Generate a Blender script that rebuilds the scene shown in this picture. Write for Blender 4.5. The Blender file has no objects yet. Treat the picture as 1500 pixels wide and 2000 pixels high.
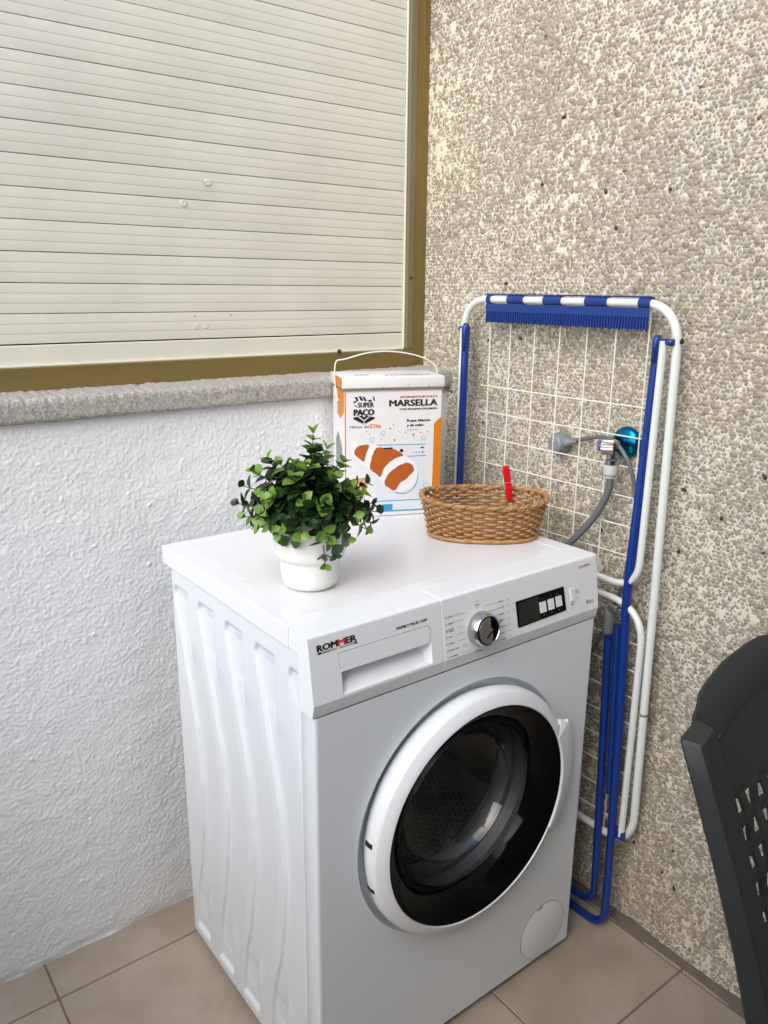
import bpy, bmesh, math, random
import numpy as np
from mathutils import Vector, Matrix

random.seed(7); rng = np.random.default_rng(7)
S = bpy.context.scene
COL = S.collection
PI = math.pi
R = math.radians

# ------------------------------------------------------------------ camera, sky, sun, exposure
cam_d = bpy.data.cameras.new('camera'); cam = bpy.data.objects.new('camera', cam_d); COL.objects.link(cam); S.camera = cam
cam_d.sensor_fit = 'HORIZONTAL'; cam_d.sensor_width = 36.0; cam_d.lens = 36.0*1555.95/1500.0
cam_d.clip_start = 0.02; cam_d.clip_end = 500
cr = Vector((0.796469, -0.604616, 0.00872)); cu = Vector((0.156928, 0.220608, 0.962656)); cf = Vector((0.583961, 0.765357, -0.270588))
M = Matrix((cr, cu, -cf)).transposed().to_4x4(); M.translation = Vector((-0.513189, -0.825152, 1.268167))
cam.matrix_world = M

SUN_AZ = R(-118)      # measured from +Y towards +X : the open side of the balcony is at -X
SUN_EL = R(42)
world = bpy.data.worlds.new('World'); S.world = world; world.use_nodes = True
wn = world.node_tree.nodes; bg = wn['Background']
sky = wn.new('ShaderNodeTexSky'); sky.sky_type = 'NISHITA'; sky.sun_disc = False
sky.sun_elevation = SUN_EL; sky.sun_rotation = SUN_AZ; sky.air_density = 1.0; sky.dust_density = 1.7; sky.ozone_density = 1.0
world.node_tree.links.new(sky.outputs[0], bg.inputs[0]); bg.inputs[1].default_value = 0.15
sl = bpy.data.lights.new('sun', 'SUN'); sl.energy = 0.88; sl.angle = R(60); sl.color = (1.0, 0.93, 0.80)
so = bpy.data.objects.new('sun', sl); COL.objects.link(so)
sd = Vector((math.sin(SUN_AZ)*math.cos(SUN_EL), math.cos(SUN_AZ)*math.cos(SUN_EL), math.sin(SUN_EL)))
so.rotation_euler = sd.to_track_quat('Z', 'Y').to_euler()
S.view_settings.view_transform = 'Standard'; S.view_settings.look = 'None'
S.view_settings.exposure = 1.18; S.view_settings.gamma = 1.0; S.view_settings.use_curve_mapping = False
S.render.engine = 'CYCLES'
S.cycles.max_bounces = 10; S.cycles.diffuse_bounces = 6; S.cycles.transparent_max_bounces = 12
S.cycles.use_denoising = True

# ------------------------------------------------------------------ materials
def mat(name, col, rough=0.5, metal=0.0, spec=0.5, coat=0.0, noise=None, bump=None, attr=None, trans=0.0, sss=0.0, rnoise=None):
    """noise=(scale, amount, colour2) ; bump=(scale, strength, distance)"""
    m = bpy.data.materials.new(name); m.use_nodes = True
    nt = m.node_tree; N = nt.nodes; L = nt.links; p = N['Principled BSDF']
    p.inputs['Base Color'].default_value = (*col, 1); p.inputs['Roughness'].default_value = rough
    p.inputs['Metallic'].default_value = metal; p.inputs['Specular IOR Level'].default_value = spec
    p.inputs['Coat Weight'].default_value = coat; p.inputs['Coat Roughness'].default_value = 0.08
    p.inputs['Transmission Weight'].default_value = trans
    tc = N.new('ShaderNodeNewGeometry')
    src = None
    if attr:
        a = N.new('ShaderNodeAttribute'); a.attribute_name = attr; src = a.outputs['Color']
    if noise:
        sc, amt, c2 = noise
        t = N.new('ShaderNodeTexNoise'); t.inputs['Scale'].default_value = sc; t.inputs['Detail'].default_value = 6; t.inputs['Roughness'].default_value = .6
        L.new(tc.outputs['Position'], t.inputs['Vector'])
        mr = N.new('ShaderNodeMapRange'); mr.inputs[1].default_value = .35; mr.inputs[2].default_value = .68; mr.inputs[3].default_value = 0; mr.inputs[4].default_value = amt
        L.new(t.outputs['Fac'], mr.inputs[0])
        mx = N.new('ShaderNodeMix'); mx.data_type = 'RGBA'
        L.new(mr.outputs[0], mx.inputs[0])
        if src: L.new(src, mx.inputs[6])
        else: mx.inputs[6].default_value = (*col, 1)
        mx.inputs[7].default_value = (*c2, 1)
        src = mx.outputs[2]
    if src: L.new(src, p.inputs['Base Color'])
    if rnoise:
        sc, lo, hi = rnoise
        t = N.new('ShaderNodeTexNoise'); t.inputs['Scale'].default_value = sc; t.inputs['Detail'].default_value = 5
        L.new(tc.outputs['Position'], t.inputs['Vector'])
        mr = N.new('ShaderNodeMapRange'); mr.inputs[1].default_value = .3; mr.inputs[2].default_value = .7; mr.inputs[3].default_value = lo; mr.inputs[4].default_value = hi
        L.new(t.outputs['Fac'], mr.inputs[0]); L.new(mr.outputs[0], p.inputs['Roughness'])
    if bump:
        sc, st, di = bump
        t = N.new('ShaderNodeTexNoise'); t.inputs['Scale'].default_value = sc; t.inputs['Detail'].default_value = 4
        L.new(tc.outputs['Position'], t.inputs['Vector'])
        b = N.new('ShaderNodeBump'); b.inputs['Strength'].default_value = st; b.inputs['Distance'].default_value = di
        L.new(t.outputs['Fac'], b.inputs['Height']); L.new(b.outputs[0], p.inputs['Normal'])
    return m

M_enamel = mat('white_enamel', (.665, .715, .77), .27, coat=.25)
M_plastic = mat('white_plastic', (.72, .755, .79), .3, coat=.1)
M_top = mat('worktop_white', (.73, .755, .785), .2, coat=.2)
M_inset = mat('worktop_inset', (.70, .71, .735), .28)
M_gloss_black = mat('gloss_black', (.003, .003, .0035), .08, coat=.0, spec=.10)
M_black_plastic = mat('black_plastic', (.012, .012, .013), .35)
M_dark = mat('dark_gap', (.01, .01, .01), .8)
M_chrome = mat('chrome', (.48, .48, .47), .16, 1.0, bump=(300, .12, .0003))
M_steel = mat('drum_steel', (.72, .72, .73), .4, .55)
M_gasket = mat('grey_rubber', (.075, .08, .085), .4)
M_print_black = mat('print_black', (.012, .012, .014), .5)
M_print_grey = mat('print_grey', (.05, .05, .055), .5)
M_print_red = mat('print_red', (.55, .02, .03), .5)
M_display = mat('display_dark', (.008, .008, .008), .15)
M_alu_gold = mat('bronze_aluminium', (.24, .175, .058), .42, .45, noise=(6, .35, (.20, .16, .075)), rnoise=(30, .36, .5))
M_alu_gold2 = mat('bronze_aluminium_pale', (.22, .195, .115), .4, .4)
M_slat = mat('shutter_white', (.70, .69, .60), .42, noise=(5.5, .6, (.57, .56, .49)), bump=(140, .08, .001), rnoise=(20, .36, .5))
M_groove = mat('slat_groove', (.45, .43, .37), .6)
M_seam = mat('slat_seam', (.05, .04, .03), .8)
M_silicone = mat('silicone_patch', (.66, .65, .60), .25)
M_plaster = mat('white_plaster', (.73, .75, .765), .8, noise=(2.6, .4, (.66, .68, .695)), bump=(260, .35, .0012))
M_plaster_plain = mat('plain_plaster', (.66, .66, .64), .85)
M_sill = mat('rough_sill', (.30, .28, .25), .9, noise=(210, .95, (.58, .56, .53)), bump=(420, 1.0, .004))
M_mortar = mat('pebble_mortar', (.74, .70, .59), .8, noise=(4, .5, (.62, .56, .43)), bump=(420, .8, .002))
M_pebble = mat('pebble_chips', (.3, .28, .25), .55, attr='Col', noise=(2.3, .40, (.37, .32, .22)), bump=(700, .35, .0008))
M_stone_dark = mat('dark_stone', (.035, .033, .032), .4)
M_stone_tan = mat('tan_stone', (.30, .19, .09), .45)
M_strip = mat('grime_mortar', (.115, .095, .072), .85, noise=(30, .6, (.17, .145, .115)), bump=(180, .8, .004))
M_grout = mat('grout', (.13, .09, .06), .9, noise=(50, .7, (.22, .17, .125)))
def tile_mat():
    m = mat('beige_tile', (.38, .325, .26), .36, noise=(6.5, .9, (.28, .225, .17)), bump=(60, .06, .001), rnoise=(8, .32, .5))
    return m
M_tile = tile_mat()
M_wall_cream = mat('cream_wall', (.42, .40, .36), .9)
M_wall_dim = mat('grey_wall', (.24, .235, .22), .9)
M_ground = mat('far_ground', (.46, .39, .26), .95)
M_box = mat('box_white_card', (.74, .74, .75), .42, noise=(9, .2, (.62, .64, .68)))
M_boxl = mat('box_lid_card', (.76, .77, .77), .4, noise=(18, .3, (.62, .60, .58)))
M_box_edge = mat('box_inner_card', (.22, .16, .11), .8)
M_orange = mat('print_orange', (.62, .20, .012), .45)
M_rust = mat('print_rust', (.44, .105, .012), .5, noise=(160, .55, (.33, .07, .01)))
M_pblue = mat('print_blue', (.02, .30, .58), .45)
M_pline = mat('print_line_blue', (.10, .30, .48), .45)
M_ppale = mat('print_pale', (.66, .72, .77), .45)
M_pwhite = mat('print_white', (.82, .83, .84), .5, noise=(120, .3, (.66, .67, .70)))
M_ppeach = mat('print_peach', (.62, .27, .13), .5, noise=(70, .9, (.66, .42, .30)))
M_pdark = mat('print_maroon', (.022, .008, .012), .5)
M_pbubble = mat('print_bubble', (.22, .52, .68), .3, noise=(230, .7, (.6, .75, .8)))
M_wire_white = mat('white_wire', (.74, .76, .72), .4)
M_pot = mat('white_pot', (.80, .80, .78), .32, rnoise=(10, .28, .4))
M_soil = mat('soil', (.03, .022, .015), .95)
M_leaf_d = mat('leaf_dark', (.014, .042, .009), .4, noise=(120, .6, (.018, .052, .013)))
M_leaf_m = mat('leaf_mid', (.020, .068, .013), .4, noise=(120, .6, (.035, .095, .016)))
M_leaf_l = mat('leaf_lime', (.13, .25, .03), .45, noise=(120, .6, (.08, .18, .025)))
M_stem = mat('plant_stem', (.07, .10, .03), .6)
M_wicker = mat('wicker', (.34, .17, .06), .45, noise=(90, .9, (.52, .31, .14)), bump=(500, .3, .0008))
M_wicker_d = mat('wicker_stake', (.18, .08, .03), .55, noise=(130, .8, (.40, .22, .09)))
M_red = mat('red_plastic', (.55, .006, .012), .3)
M_steelwire = mat('spring_wire', (.7, .62, .6), .3, .8)
M_rack = mat('rack_white_paint', (.70, .75, .73), .33, coat=.15, noise=(30, .2, (.60, .65, .63)))
M_wire = mat('rack_wire_coating', (.76, .77, .73), .45)
M_blue = mat('blue_plastic', (.006, .034, .20), .36, noise=(12, .3, (.008, .030, .16)))
M_bluetube = mat('blue_tube_paint', (.005, .033, .225), .3, coat=.15)
M_capgrey = mat('grey_cap', (.17, .18, .185), .35)
M_rubber = mat('black_rubber', (.015, .015, .015), .6)
M_plug = mat('grey_plug', (.20, .215, .235), .4)
M_hose = mat('grey_hose', (.13, .135, .145), .45)
M_hosenut = mat('pale_hose_nut', (.50, .51, .50), .45)
M_teal = mat('teal_anodised', (.0, .17, .34), .16, .9)
M_ribbed = mat('ribbed_metal', (.42, .40, .38), .3, .85)
M_knobblue = mat('blue_knob', (.01, .06, .35), .35)
M_chair = mat('chair_resin', (.014, .016, .017), .5, noise=(25, .4, (.020, .022, .023)), bump=(900, .12, .0004))
M_scuff = mat('chair_scuff', (.30, .30, .29), .7)

def glass_mat():
    m = bpy.data.materials.new('tinted_glass'); m.use_nodes = True; nt = m.node_tree; N = nt.nodes; L = nt.links
    N.remove(N['Principled BSDF']); out = N['Material Output']
    tr = N.new('ShaderNodeBsdfTransparent'); tr.inputs[0].default_value = (.90, .92, .92, 1)
    gl = N.new('ShaderNodeBsdfGlossy'); gl.inputs[0].default_value = (.9, .9, .9, 1); gl.inputs['Roughness'].default_value = .03
    fr = N.new('ShaderNodeFresnel'); fr.inputs[0].default_value = 1.5
    mx = N.new('ShaderNodeMixShader'); L.new(fr.outputs[0], mx.inputs[0]); L.new(tr.outputs[0], mx.inputs[1]); L.new(gl.outputs[0], mx.inputs[2]); L.new(mx.outputs[0], out.inputs[0])
    return m
M_glass = glass_mat()

# ------------------------------------------------------------------ helpers
def tag(o, label=None, cat=None, group=None, kind=None):
    if label: o['label'] = label
    if cat: o['category'] = cat
    if group: o['group'] = group
    if kind: o['kind'] = kind
    return o
def thing(name, label, cat, loc=(0, 0, 0), group=None):
    o = bpy.data.objects.new(name, None); COL.objects.link(o); o.location = loc
    o.empty_display_size = .05
    bpy.context.view_layer.update()
    return tag(o, label, cat, group)
def link(name, me, m, parent=None):
    o = bpy.data.objects.new(name, me); COL.objects.link(o)
    if m is not None and not me.materials: me.materials.append(m)
    if parent is not None:
        o.parent = parent
        loc = Vector((0, 0, 0)); q = parent
        while q is not None: loc += q.location; q = q.parent
        o.location = -loc                      # all meshes are written in world coordinates
    return o
def mesh(name, V, F, m, parent=None, smooth=True, sharp=None):
    me = bpy.data.meshes.new(name); me.from_pydata([tuple(v) for v in V], [], [tuple(f) for f in F]); me.update()
    if smooth:
        me.polygons.foreach_set('use_smooth', [True]*len(me.polygons))
        if sharp: me.set_sharp_from_angle(angle=R(sharp))
    return link(name, me, m, parent)
class MB:
    def __init__(s): s.V = []; s.F = []
    def add(s, V, F):
        n = len(s.V); s.V += [tuple(v) for v in V]; s.F += [tuple(i+n for i in f) for f in F]; return s
    def build(s, name, m, parent=None, smooth=True, sharp=35): return mesh(name, s.V, s.F, m, parent, smooth, sharp)
def bm_out(bm):
    V = [tuple(v.co) for v in bm.verts]; bm.verts.index_update(); F = [tuple(v.index for v in f.verts) for f in bm.faces]; bm.free(); return V, F
def boxg(x0, x1, y0, y1, z0, z1, bev=0.0, seg=2, mtx=None):
    bm = bmesh.new(); bmesh.ops.create_cube(bm, size=1)
    for v in bm.verts: v.co = Vector(((x0+x1)/2+v.co.x*(x1-x0), (y0+y1)/2+v.co.y*(y1-y0), (z0+z1)/2+v.co.z*(z1-z0)))
    if bev > 0: bmesh.ops.bevel(bm, geom=bm.edges[:], offset=bev, segments=seg, profile=.5, affect='EDGES')
    if mtx is not None: bmesh.ops.transform(bm, matrix=mtx, verts=bm.verts)
    return bm_out(bm)
def catmull(P, n=8, closed=False):
    P = [Vector(p) for p in P]; out = []
    N = len(P)
    for i in range(N if closed else N-1):
        p1, p2 = P[i], P[(i+1) % N]
        p0 = P[(i-1) % N] if (closed or i > 0) else p1*2-p2
        p3 = P[(i+2) % N] if (closed or i+2 < N) else p2*2-p1
        for k in range(n):
            t = k/n
            out.append(.5*((2*p1)+(p2-p0)*t+(2*p0-5*p1+4*p2-p3)*t*t+(3*p1-p0-3*p2+p3)*t**3))
    if not closed: out.append(P[-1])
    return out
def roundpath(P, r, n=7, closed=False):
    """polyline with rounded corners"""
    P = [Vector(p) for p in P]; out = []; N = len(P)
    for i in range(N):
        if not closed and i in (0, N-1): out.append(P[i]); continue
        a, b, c = P[i-1], P[i], P[(i+1) % N]
        d1 = (a-b); d2 = (c-b); rr = min(r, d1.length*.49, d2.length*.49)
        s = b+d1.normalized()*rr; e = b+d2.normalized()*rr
        for k in range(n+1):
            t = k/n; out.append(s*(1-t)**2+b*2*t*(1-t)+e*t*t)
    return out
def tubeg(P, r, seg=10, closed=False, caps=True, flat=1.0):
    P = [Vector(p) for p in P]; n = len(P); V = []; F = []
    T = []
    for i in range(n):
        if closed: t = P[(i+1) % n]-P[i-1]
        else: t = P[min(i+1, n-1)]-P[max(i-1, 0)]
        T.append(t.normalized() if t.length > 1e-9 else Vector((0, 0, 1)))
    up = Vector((0, 0, 1)) if abs(T[0].z) < .9 else Vector((1, 0, 0))
    nrm = (up-T[0]*up.dot(T[0])).normalized()
    for i in range(n):
        nrm = (nrm-T[i]*nrm.dot(T[i])).normalized(); b = T[i].cross(nrm)
        ri = r[i] if hasattr(r, '__len__') else r
        for k in range(seg):
            a = 2*PI*k/seg
            V.append(P[i]+nrm*math.cos(a)*ri+b*math.sin(a)*ri*flat)
    for i in range(n if closed else n-1):
        j = (i+1) % n
        for k in range(seg):
            l = (k+1) % seg; F.append((i*seg+k, i*seg+l, j*seg+l, j*seg+k))
    if caps and not closed:
        F.append(tuple(range(seg))[::-1]); F.append(tuple((n-1)*seg+k for k in range(seg)))
    return V, F
def tube(name, P, r, m, parent=None, seg=10, **k):
    V, F = tubeg(P, r, seg, **k); return mesh(name, V, F, m, parent, True, 50)
def latheg(prof, O, A, X, seg=48, a0=0.0, a1=2*PI, cap0=False, cap1=False):
    """prof: (radius, height along A); O origin, A axis, X reference direction"""
    O = Vector(O); A = Vector(A).normalized(); X = Vector(X); X = (X-A*X.dot(A)).normalized(); Y = A.cross(X)
    full = abs(a1-a0-2*PI) < 1e-6; n = seg if full else seg+1; V = []; F = []
    for r, h in prof:
        for k in range(n):
            a = a0+(a1-a0)*k/seg; V.append(O+A*h+X*(r*math.cos(a))+Y*(r*math.sin(a)))
    for i in range(len(prof)-1):
        for k in range(seg):
            l = (k+1) % n; F.append((i*n+k, i*n+l, (i+1)*n+l, (i+1)*n+k))
    if cap0: F.append(tuple(range(n))[::-1])
    if cap1: F.append(tuple((len(prof)-1)*n+k for k in range(n)))
    return V, F
def lathe(name, prof, O, A, X, m, parent=None, seg=48, sharp=35, **k):
    V, F = latheg(prof, O, A, X, seg, **k); return mesh(name, V, F, m, parent, True, sharp)
def disc_poly(c, r, n=20): return [(c[0]+r*math.cos(2*PI*k/n), c[1]+r*math.sin(2*PI*k/n)) for k in range(n)]
class Frame:
    def __init__(s, o, u, v): s.o = Vector(o); s.u = Vector(u).normalized(); s.v = Vector(v).normalized(); s.n = s.u.cross(s.v)
    def p(s, x, y, h=0): return s.o+s.u*x+s.v*y+s.n*h
def plate(name, fr, polys, h0, h1, m, parent, top_only=False):
    """flat print / plate: 2D polygons in frame fr extruded from h0 to h1"""
    mb = MB()
    for P in polys:
        ar = sum(P[i-1][0]*P[i][1]-P[i][0]*P[i-1][1] for i in range(len(P)))
        if ar < 0: P = P[::-1]
        n = len(P)
        if top_only: mb.add([fr.p(x, y, h1) for x, y in P], [tuple(range(n))])
        else: mb.add([fr.p(x, y, h0) for x, y in P]+[fr.p(x, y, h1) for x, y in P], [tuple(range(n, 2*n))]+[(i, (i+1) % n, n+(i+1) % n, n+i) for i in range(n)])
    return mb.build(name, m, parent, smooth=False)
def mm(P): return [(x/1000, y/1000) for x, y in P]
DG = None
def text(fr, s, x, y, h, m, parent, width=None, align='L', bold=0.0, shear=0.0, lift=.0004, name='lettering', res=2):
    cu_ = bpy.data.curves.new('t', 'FONT'); cu_.body = s; cu_.size = 1.0; cu_.offset = 0; cu_.resolution_u = res; cu_.shear = shear
    to = bpy.data.objects.new('t', cu_); COL.objects.link(to)
    bpy.context.view_layer.update()
    me = bpy.data.meshes.new_from_object(to.evaluated_get(bpy.context.evaluated_depsgraph_get()))
    bpy.data.objects.remove(to); bpy.data.curves.remove(cu_)
    co = np.zeros(len(me.vertices)*3); me.vertices.foreach_get('co', co); co = co.reshape(-1, 3)
    if len(co) == 0: return None
    # cap height of the built-in font is about 0.73
    k = h/.73; w = (co[:, 0].max()-co[:, 0].min())*k; kx = k
    if width: kx = k*width/w; w = width
    X = (co[:, 0]-co[:, 0].min())*kx
    x0 = x if align == 'L' else (x-w if align == 'R' else x-w/2)
    fat = bold*k*1.3; polys = [tuple(p.vertices) for p in me.polygons]; bpy.data.meshes.remove(me)
    mb = MB()
    for n_, (dx, dy) in enumerate([(0, 0)] if bold <= 0 else [(-fat, 0), (0, fat*.5), (fat, 0), (0, -fat*.5)]):
        mb.add([fr.p(x0+a+dx, y+b*k+dy, lift+.00002*n_) for a, b in zip(X, co[:, 1])], polys)
    return mb.build(name, m, parent, False)
def grid_mesh(name, P, m, parent=None, smooth=True):
    """P: (ny, nx, 3) array of points -> grid mesh quickly"""
    ny, nx, _ = P.shape; me = bpy.data.meshes.new(name)
    idx = np.arange(ny*nx).reshape(ny, nx)
    q = np.stack([idx[:-1, :-1], idx[:-1, 1:], idx[1:, 1:], idx[1:, :-1]], -1).reshape(-1, 4)
    me.vertices.add(ny*nx); me.vertices.foreach_set('co', P.reshape(-1).astype(np.float32))
    me.loops.add(q.size); me.loops.foreach_set('vertex_index', q.reshape(-1).astype(np.int32))
    me.polygons.add(len(q)); me.polygons.foreach_set('loop_start', (np.arange(len(q))*4).astype(np.int32))
    me.update(calc_edges=True)
    me.polygons.foreach_set('use_smooth', [smooth]*len(q))
    return link(name, me, m, parent)
def smooth_noise(shape, sigx, sigy, seed=0):
    g = np.random.default_rng(seed).standard_normal(shape)
    fy = np.fft.fftfreq(shape[0])[:, None]; fx = np.fft.fftfreq(shape[1])[None, :]
    H = np.exp(-2*PI**2*((fx*sigx)**2+(fy*sigy)**2))
    o = np.real(np.fft.ifft2(np.fft.fft2(g)*H)); return o/o.std()

FLOOR = -.015
XW = .738      # face of the pebble-dash wall
YW = .575      # face of the white plaster wall

# ------------------------------------------------------------------ surroundings of the balcony (mostly outside the frame)
def plain(name, b, m, kind='structure', **k):
    V, F = boxg(*b, **k); o = mesh(name, V, F, m, None, False); o['kind'] = kind; return o
plain('balcony_parapet', (-1.17, -1.05, -1.20, .90, -.2, .88), M_wall_cream)
plain('added_side_wall', (-1.17, -1.05, -1.75, -1.20, -.2, 2.65), M_wall_dim)  # unseen wall added to narrow the opening and cut light on the machine front
plain('unseen_end_wall', (-1.17, .738, -1.75, -1.65, -.2, 2.8), M_wall_dim)  # unseen; set close, tall and dark to hold light off the machine front
g = plain('ground', (-150, 150, -150, 150, -9.2, -9), M_ground)

# ------------------------------------------------------------------ floor: grout bed and single tiles
floor = plain('floor', (-1.72, .738, -2.4, .60, -.1, FLOOR-.0022), M_grout)
tile_me = {}
def tile(x0, x1, y0, y1):
    j = .0017; key = (round(x1-x0, 3), round(y1-y0, 3))
    if key not in tile_me:
        w, h = key; V, F = boxg(-w/2+j, w/2-j, -h/2+j, h/2-j, -.008, 0, .0012, 1)
        me = bpy.data.meshes.new('tile'); me.from_pydata(V, [], F); me.materials.append(M_tile); tile_me[key] = me
    o = bpy.data.objects.new('tile', tile_me[key]); COL.objects.link(o); o.parent = floor
    o.location = ((x0+x1)/2, (y0+y1)/2, FLOOR+random.uniform(-.0003, .0003)); o.rotation_euler = (random.uniform(-.0006, .0006), random.uniform(-.0006, .0006), 0)
xs = [-.27+.33*k for k in range(-4, 4)]; ys = [.4805-.33*k for k in range(0, 9)]
xr = [x for x in xs if x < .73]+[.738]
for i in range(len(xr)-1):
    tile(xr[i], xr[i+1], ys[0], .59)
    for k in range(len(ys)-1): tile(xr[i], xr[i+1], ys[k+1], ys[k])

# mortar fillet at the foot of the pebble wall
n = 420; yy = np.linspace(.60, -1.6, n)
prof = [(.7385, .016), (.7365, .0125), (.7335, .006), (.7300, .0015), (.7235, -.0015), (.716, -.0045)]
P = np.zeros((n, len(prof), 3)); w1 = smooth_noise((n, 1), 1, 10, 3)[:, 0]; w2 = smooth_noise((n, 1), 1, 4, 4)[:, 0]
for j, (x, z) in enumerate(prof):
    P[:, j, 0] = x-(.0012*w1+.0006*w2)*(j/5)*1.6; P[:, j, 1] = yy; P[:, j, 2] = FLOOR+z+(.0016*w2+.0015*w1)*(1-j/5)
o = grid_mesh('mortar_strip', P, M_strip); o['kind'] = 'structure'

# ------------------------------------------------------------------ white plaster wall with trowelled relief
pw = thing('plaster_wall', 'rough white plastered wall below the shuttered window', 'wall', (0, YW, 0))
def plaster_patch(name, x0, x1, z0, z1, step, seed):
    nx = int((x1-x0)/step)+1; nz = int((z1-z0)/step)+1
    X, Z = np.meshgrid(np.linspace(x0, x1, nx), np.linspace(z0, z1, nz))
    k = .00125/step
    a = smooth_noise((nz, nx), 1.45*k, 1.5*k, seed)
    b = smooth_noise((nz, nx), .95*k, .95*k, seed+1)
    c = smooth_noise((nz, nx), 9*k, 7*k, seed+2); d = smooth_noise((nz, nx), 60*k, 60*k, seed+3)
    h = np.clip(a+.25*c+.3, -.8, 2.8)*.00027+b*.00014+c*.00024+np.clip((Z-.66)/.03, 0, 1)*0
    lump = np.clip(smooth_noise((nz, nx), 2.2*k, 2.2*k, seed+5)-2.35, 0, 1)*.0016
    Y = YW-h-lump
    edge = np.clip((Z-FLOOR-.004)/.02, 0, 1)
    Y = Y+(1-edge)*.002*(1+c)
    return grid_mesh(name, np.stack([X, Y, Z], -1), M_plaster, pw)
plaster_patch('plaster_coat', -.55, .13, -.017, .70, .0015, 11)
plaster_patch('plaster_coat', -.55, .40, .70, 1.054, .0015, 21)
plaster_patch('plaster_coat', -1.70, -.55, -.017, 1.054, .004, 31)
plaster_patch('plaster_coat', .40, .738, .70, 1.054, .003, 51)
V, F = boxg(-1.75, .74, YW+.004, .80, -.1, 1.052); mesh('masonry', V, F, M_plaster_plain, pw, False)

# crumbs of paint and grit on the floor and along the walls
mb = MB(); g_ = random.Random(12)
for k in range(150):
    if k < 70: x, y = g_.uniform(-.9, .0), YW-.004-abs(g_.gauss(0, .02))
    elif k < 110: x, y = .722-abs(g_.gauss(0, .02)), g_.uniform(-.7, .1)
    else: x, y = g_.uniform(-.6, .7), g_.uniform(-.6, .5)
    r_ = g_.uniform(.0004, .0012); a = g_.uniform(0, 3); z = FLOOR+.0004
    V = [(x+r_*math.cos(a+b)*g_.uniform(.6, 1.2), y+r_*math.sin(a+b)*g_.uniform(.6, 1.2), z) for b in (0, 1.5, 3, 4.6)]+[(x, y, z+r_*.8)]
    mb.add(V, [(0, 1, 4), (1, 2, 4), (2, 3, 4), (3, 0, 4)])
o = mb.build('floor_grit', mat('grit', (.10, .08, .06), .9, noise=(900, 1.0, (.5, .48, .45))), None, False); o['kind'] = 'stuff'

# ------------------------------------------------------------------ rough stone sill under the window
sill = thing('window_sill', 'rough grey-beige stone sill ledge between shutter and white wall', 'sill', (0, .6, 1.07))
nx = 1700; xx = np.linspace(-1.7, .7375, nx)
pr = [(.576, 1.0485), (.568, 1.0475), (.5625, 1.0490), (.5600, 1.053)]+[(.5595, 1.056+.0045*i) for i in range(6)]+[(.5600, 1.0820), (.5625, 1.0858), (.567, 1.0880)]+[(.572+.0085*i, 1.0888+.0002*i) for i in range(12)]
P = np.zeros((len(pr), nx, 3)); a = smooth_noise((len(pr), nx), 1.6, 1.6, 71); b = smooth_noise((len(pr), nx), 22, 5, 72)
for j, (y, z) in enumerate(pr):
    e = .0003 if 2 <= j <= 12 else .0002
    P[j, :, 0] = xx; P[j, :, 1] = y-(a[j]*e+b[j]*.0002 if j < 12 else 0); P[j, :, 2] = z+(a[j]*.0006+b[j]*.0002 if j > 0 else 0)
grid_mesh('sill_stone', P, M_sill, sill)
V, F = boxg(-1.7, .7375, .5775, .70, 1.0525, 1.0855); mesh('sill_core', V, F, M_sill, sill, False)

# ------------------------------------------------------------------ pebble-dash wall
pd = thing('pebble_wall', 'beige and grey exposed pebble wall beside the washing machine', 'wall', (XW, 0, 0))
V, F = boxg(XW, .95, -2.4, .80, -.1, 2.55); mesh('masonry', V, F, M_plaster_plain, pd, False)
n1, n2 = 560, 560
Y, Z = np.meshgrid(np.linspace(-1.0, .69, n1), np.linspace(-.016, 2.15, n2))
hm = smooth_noise((n2, n1), 1.3, 1.2, 81)*.00028+smooth_noise((n2, n1), 30, 30, 82)*.0002
grid_mesh('mortar_bed', np.stack([XW-.0003-hm[:, ::-1], Y[:, ::-1], Z], -1), M_mortar, pd)
V, F = boxg(XW-.0008, XW+.001, -2.39, -1.0, -.016, 2.5); mesh('mortar_bed', V, F, M_mortar, pd, False)
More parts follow.
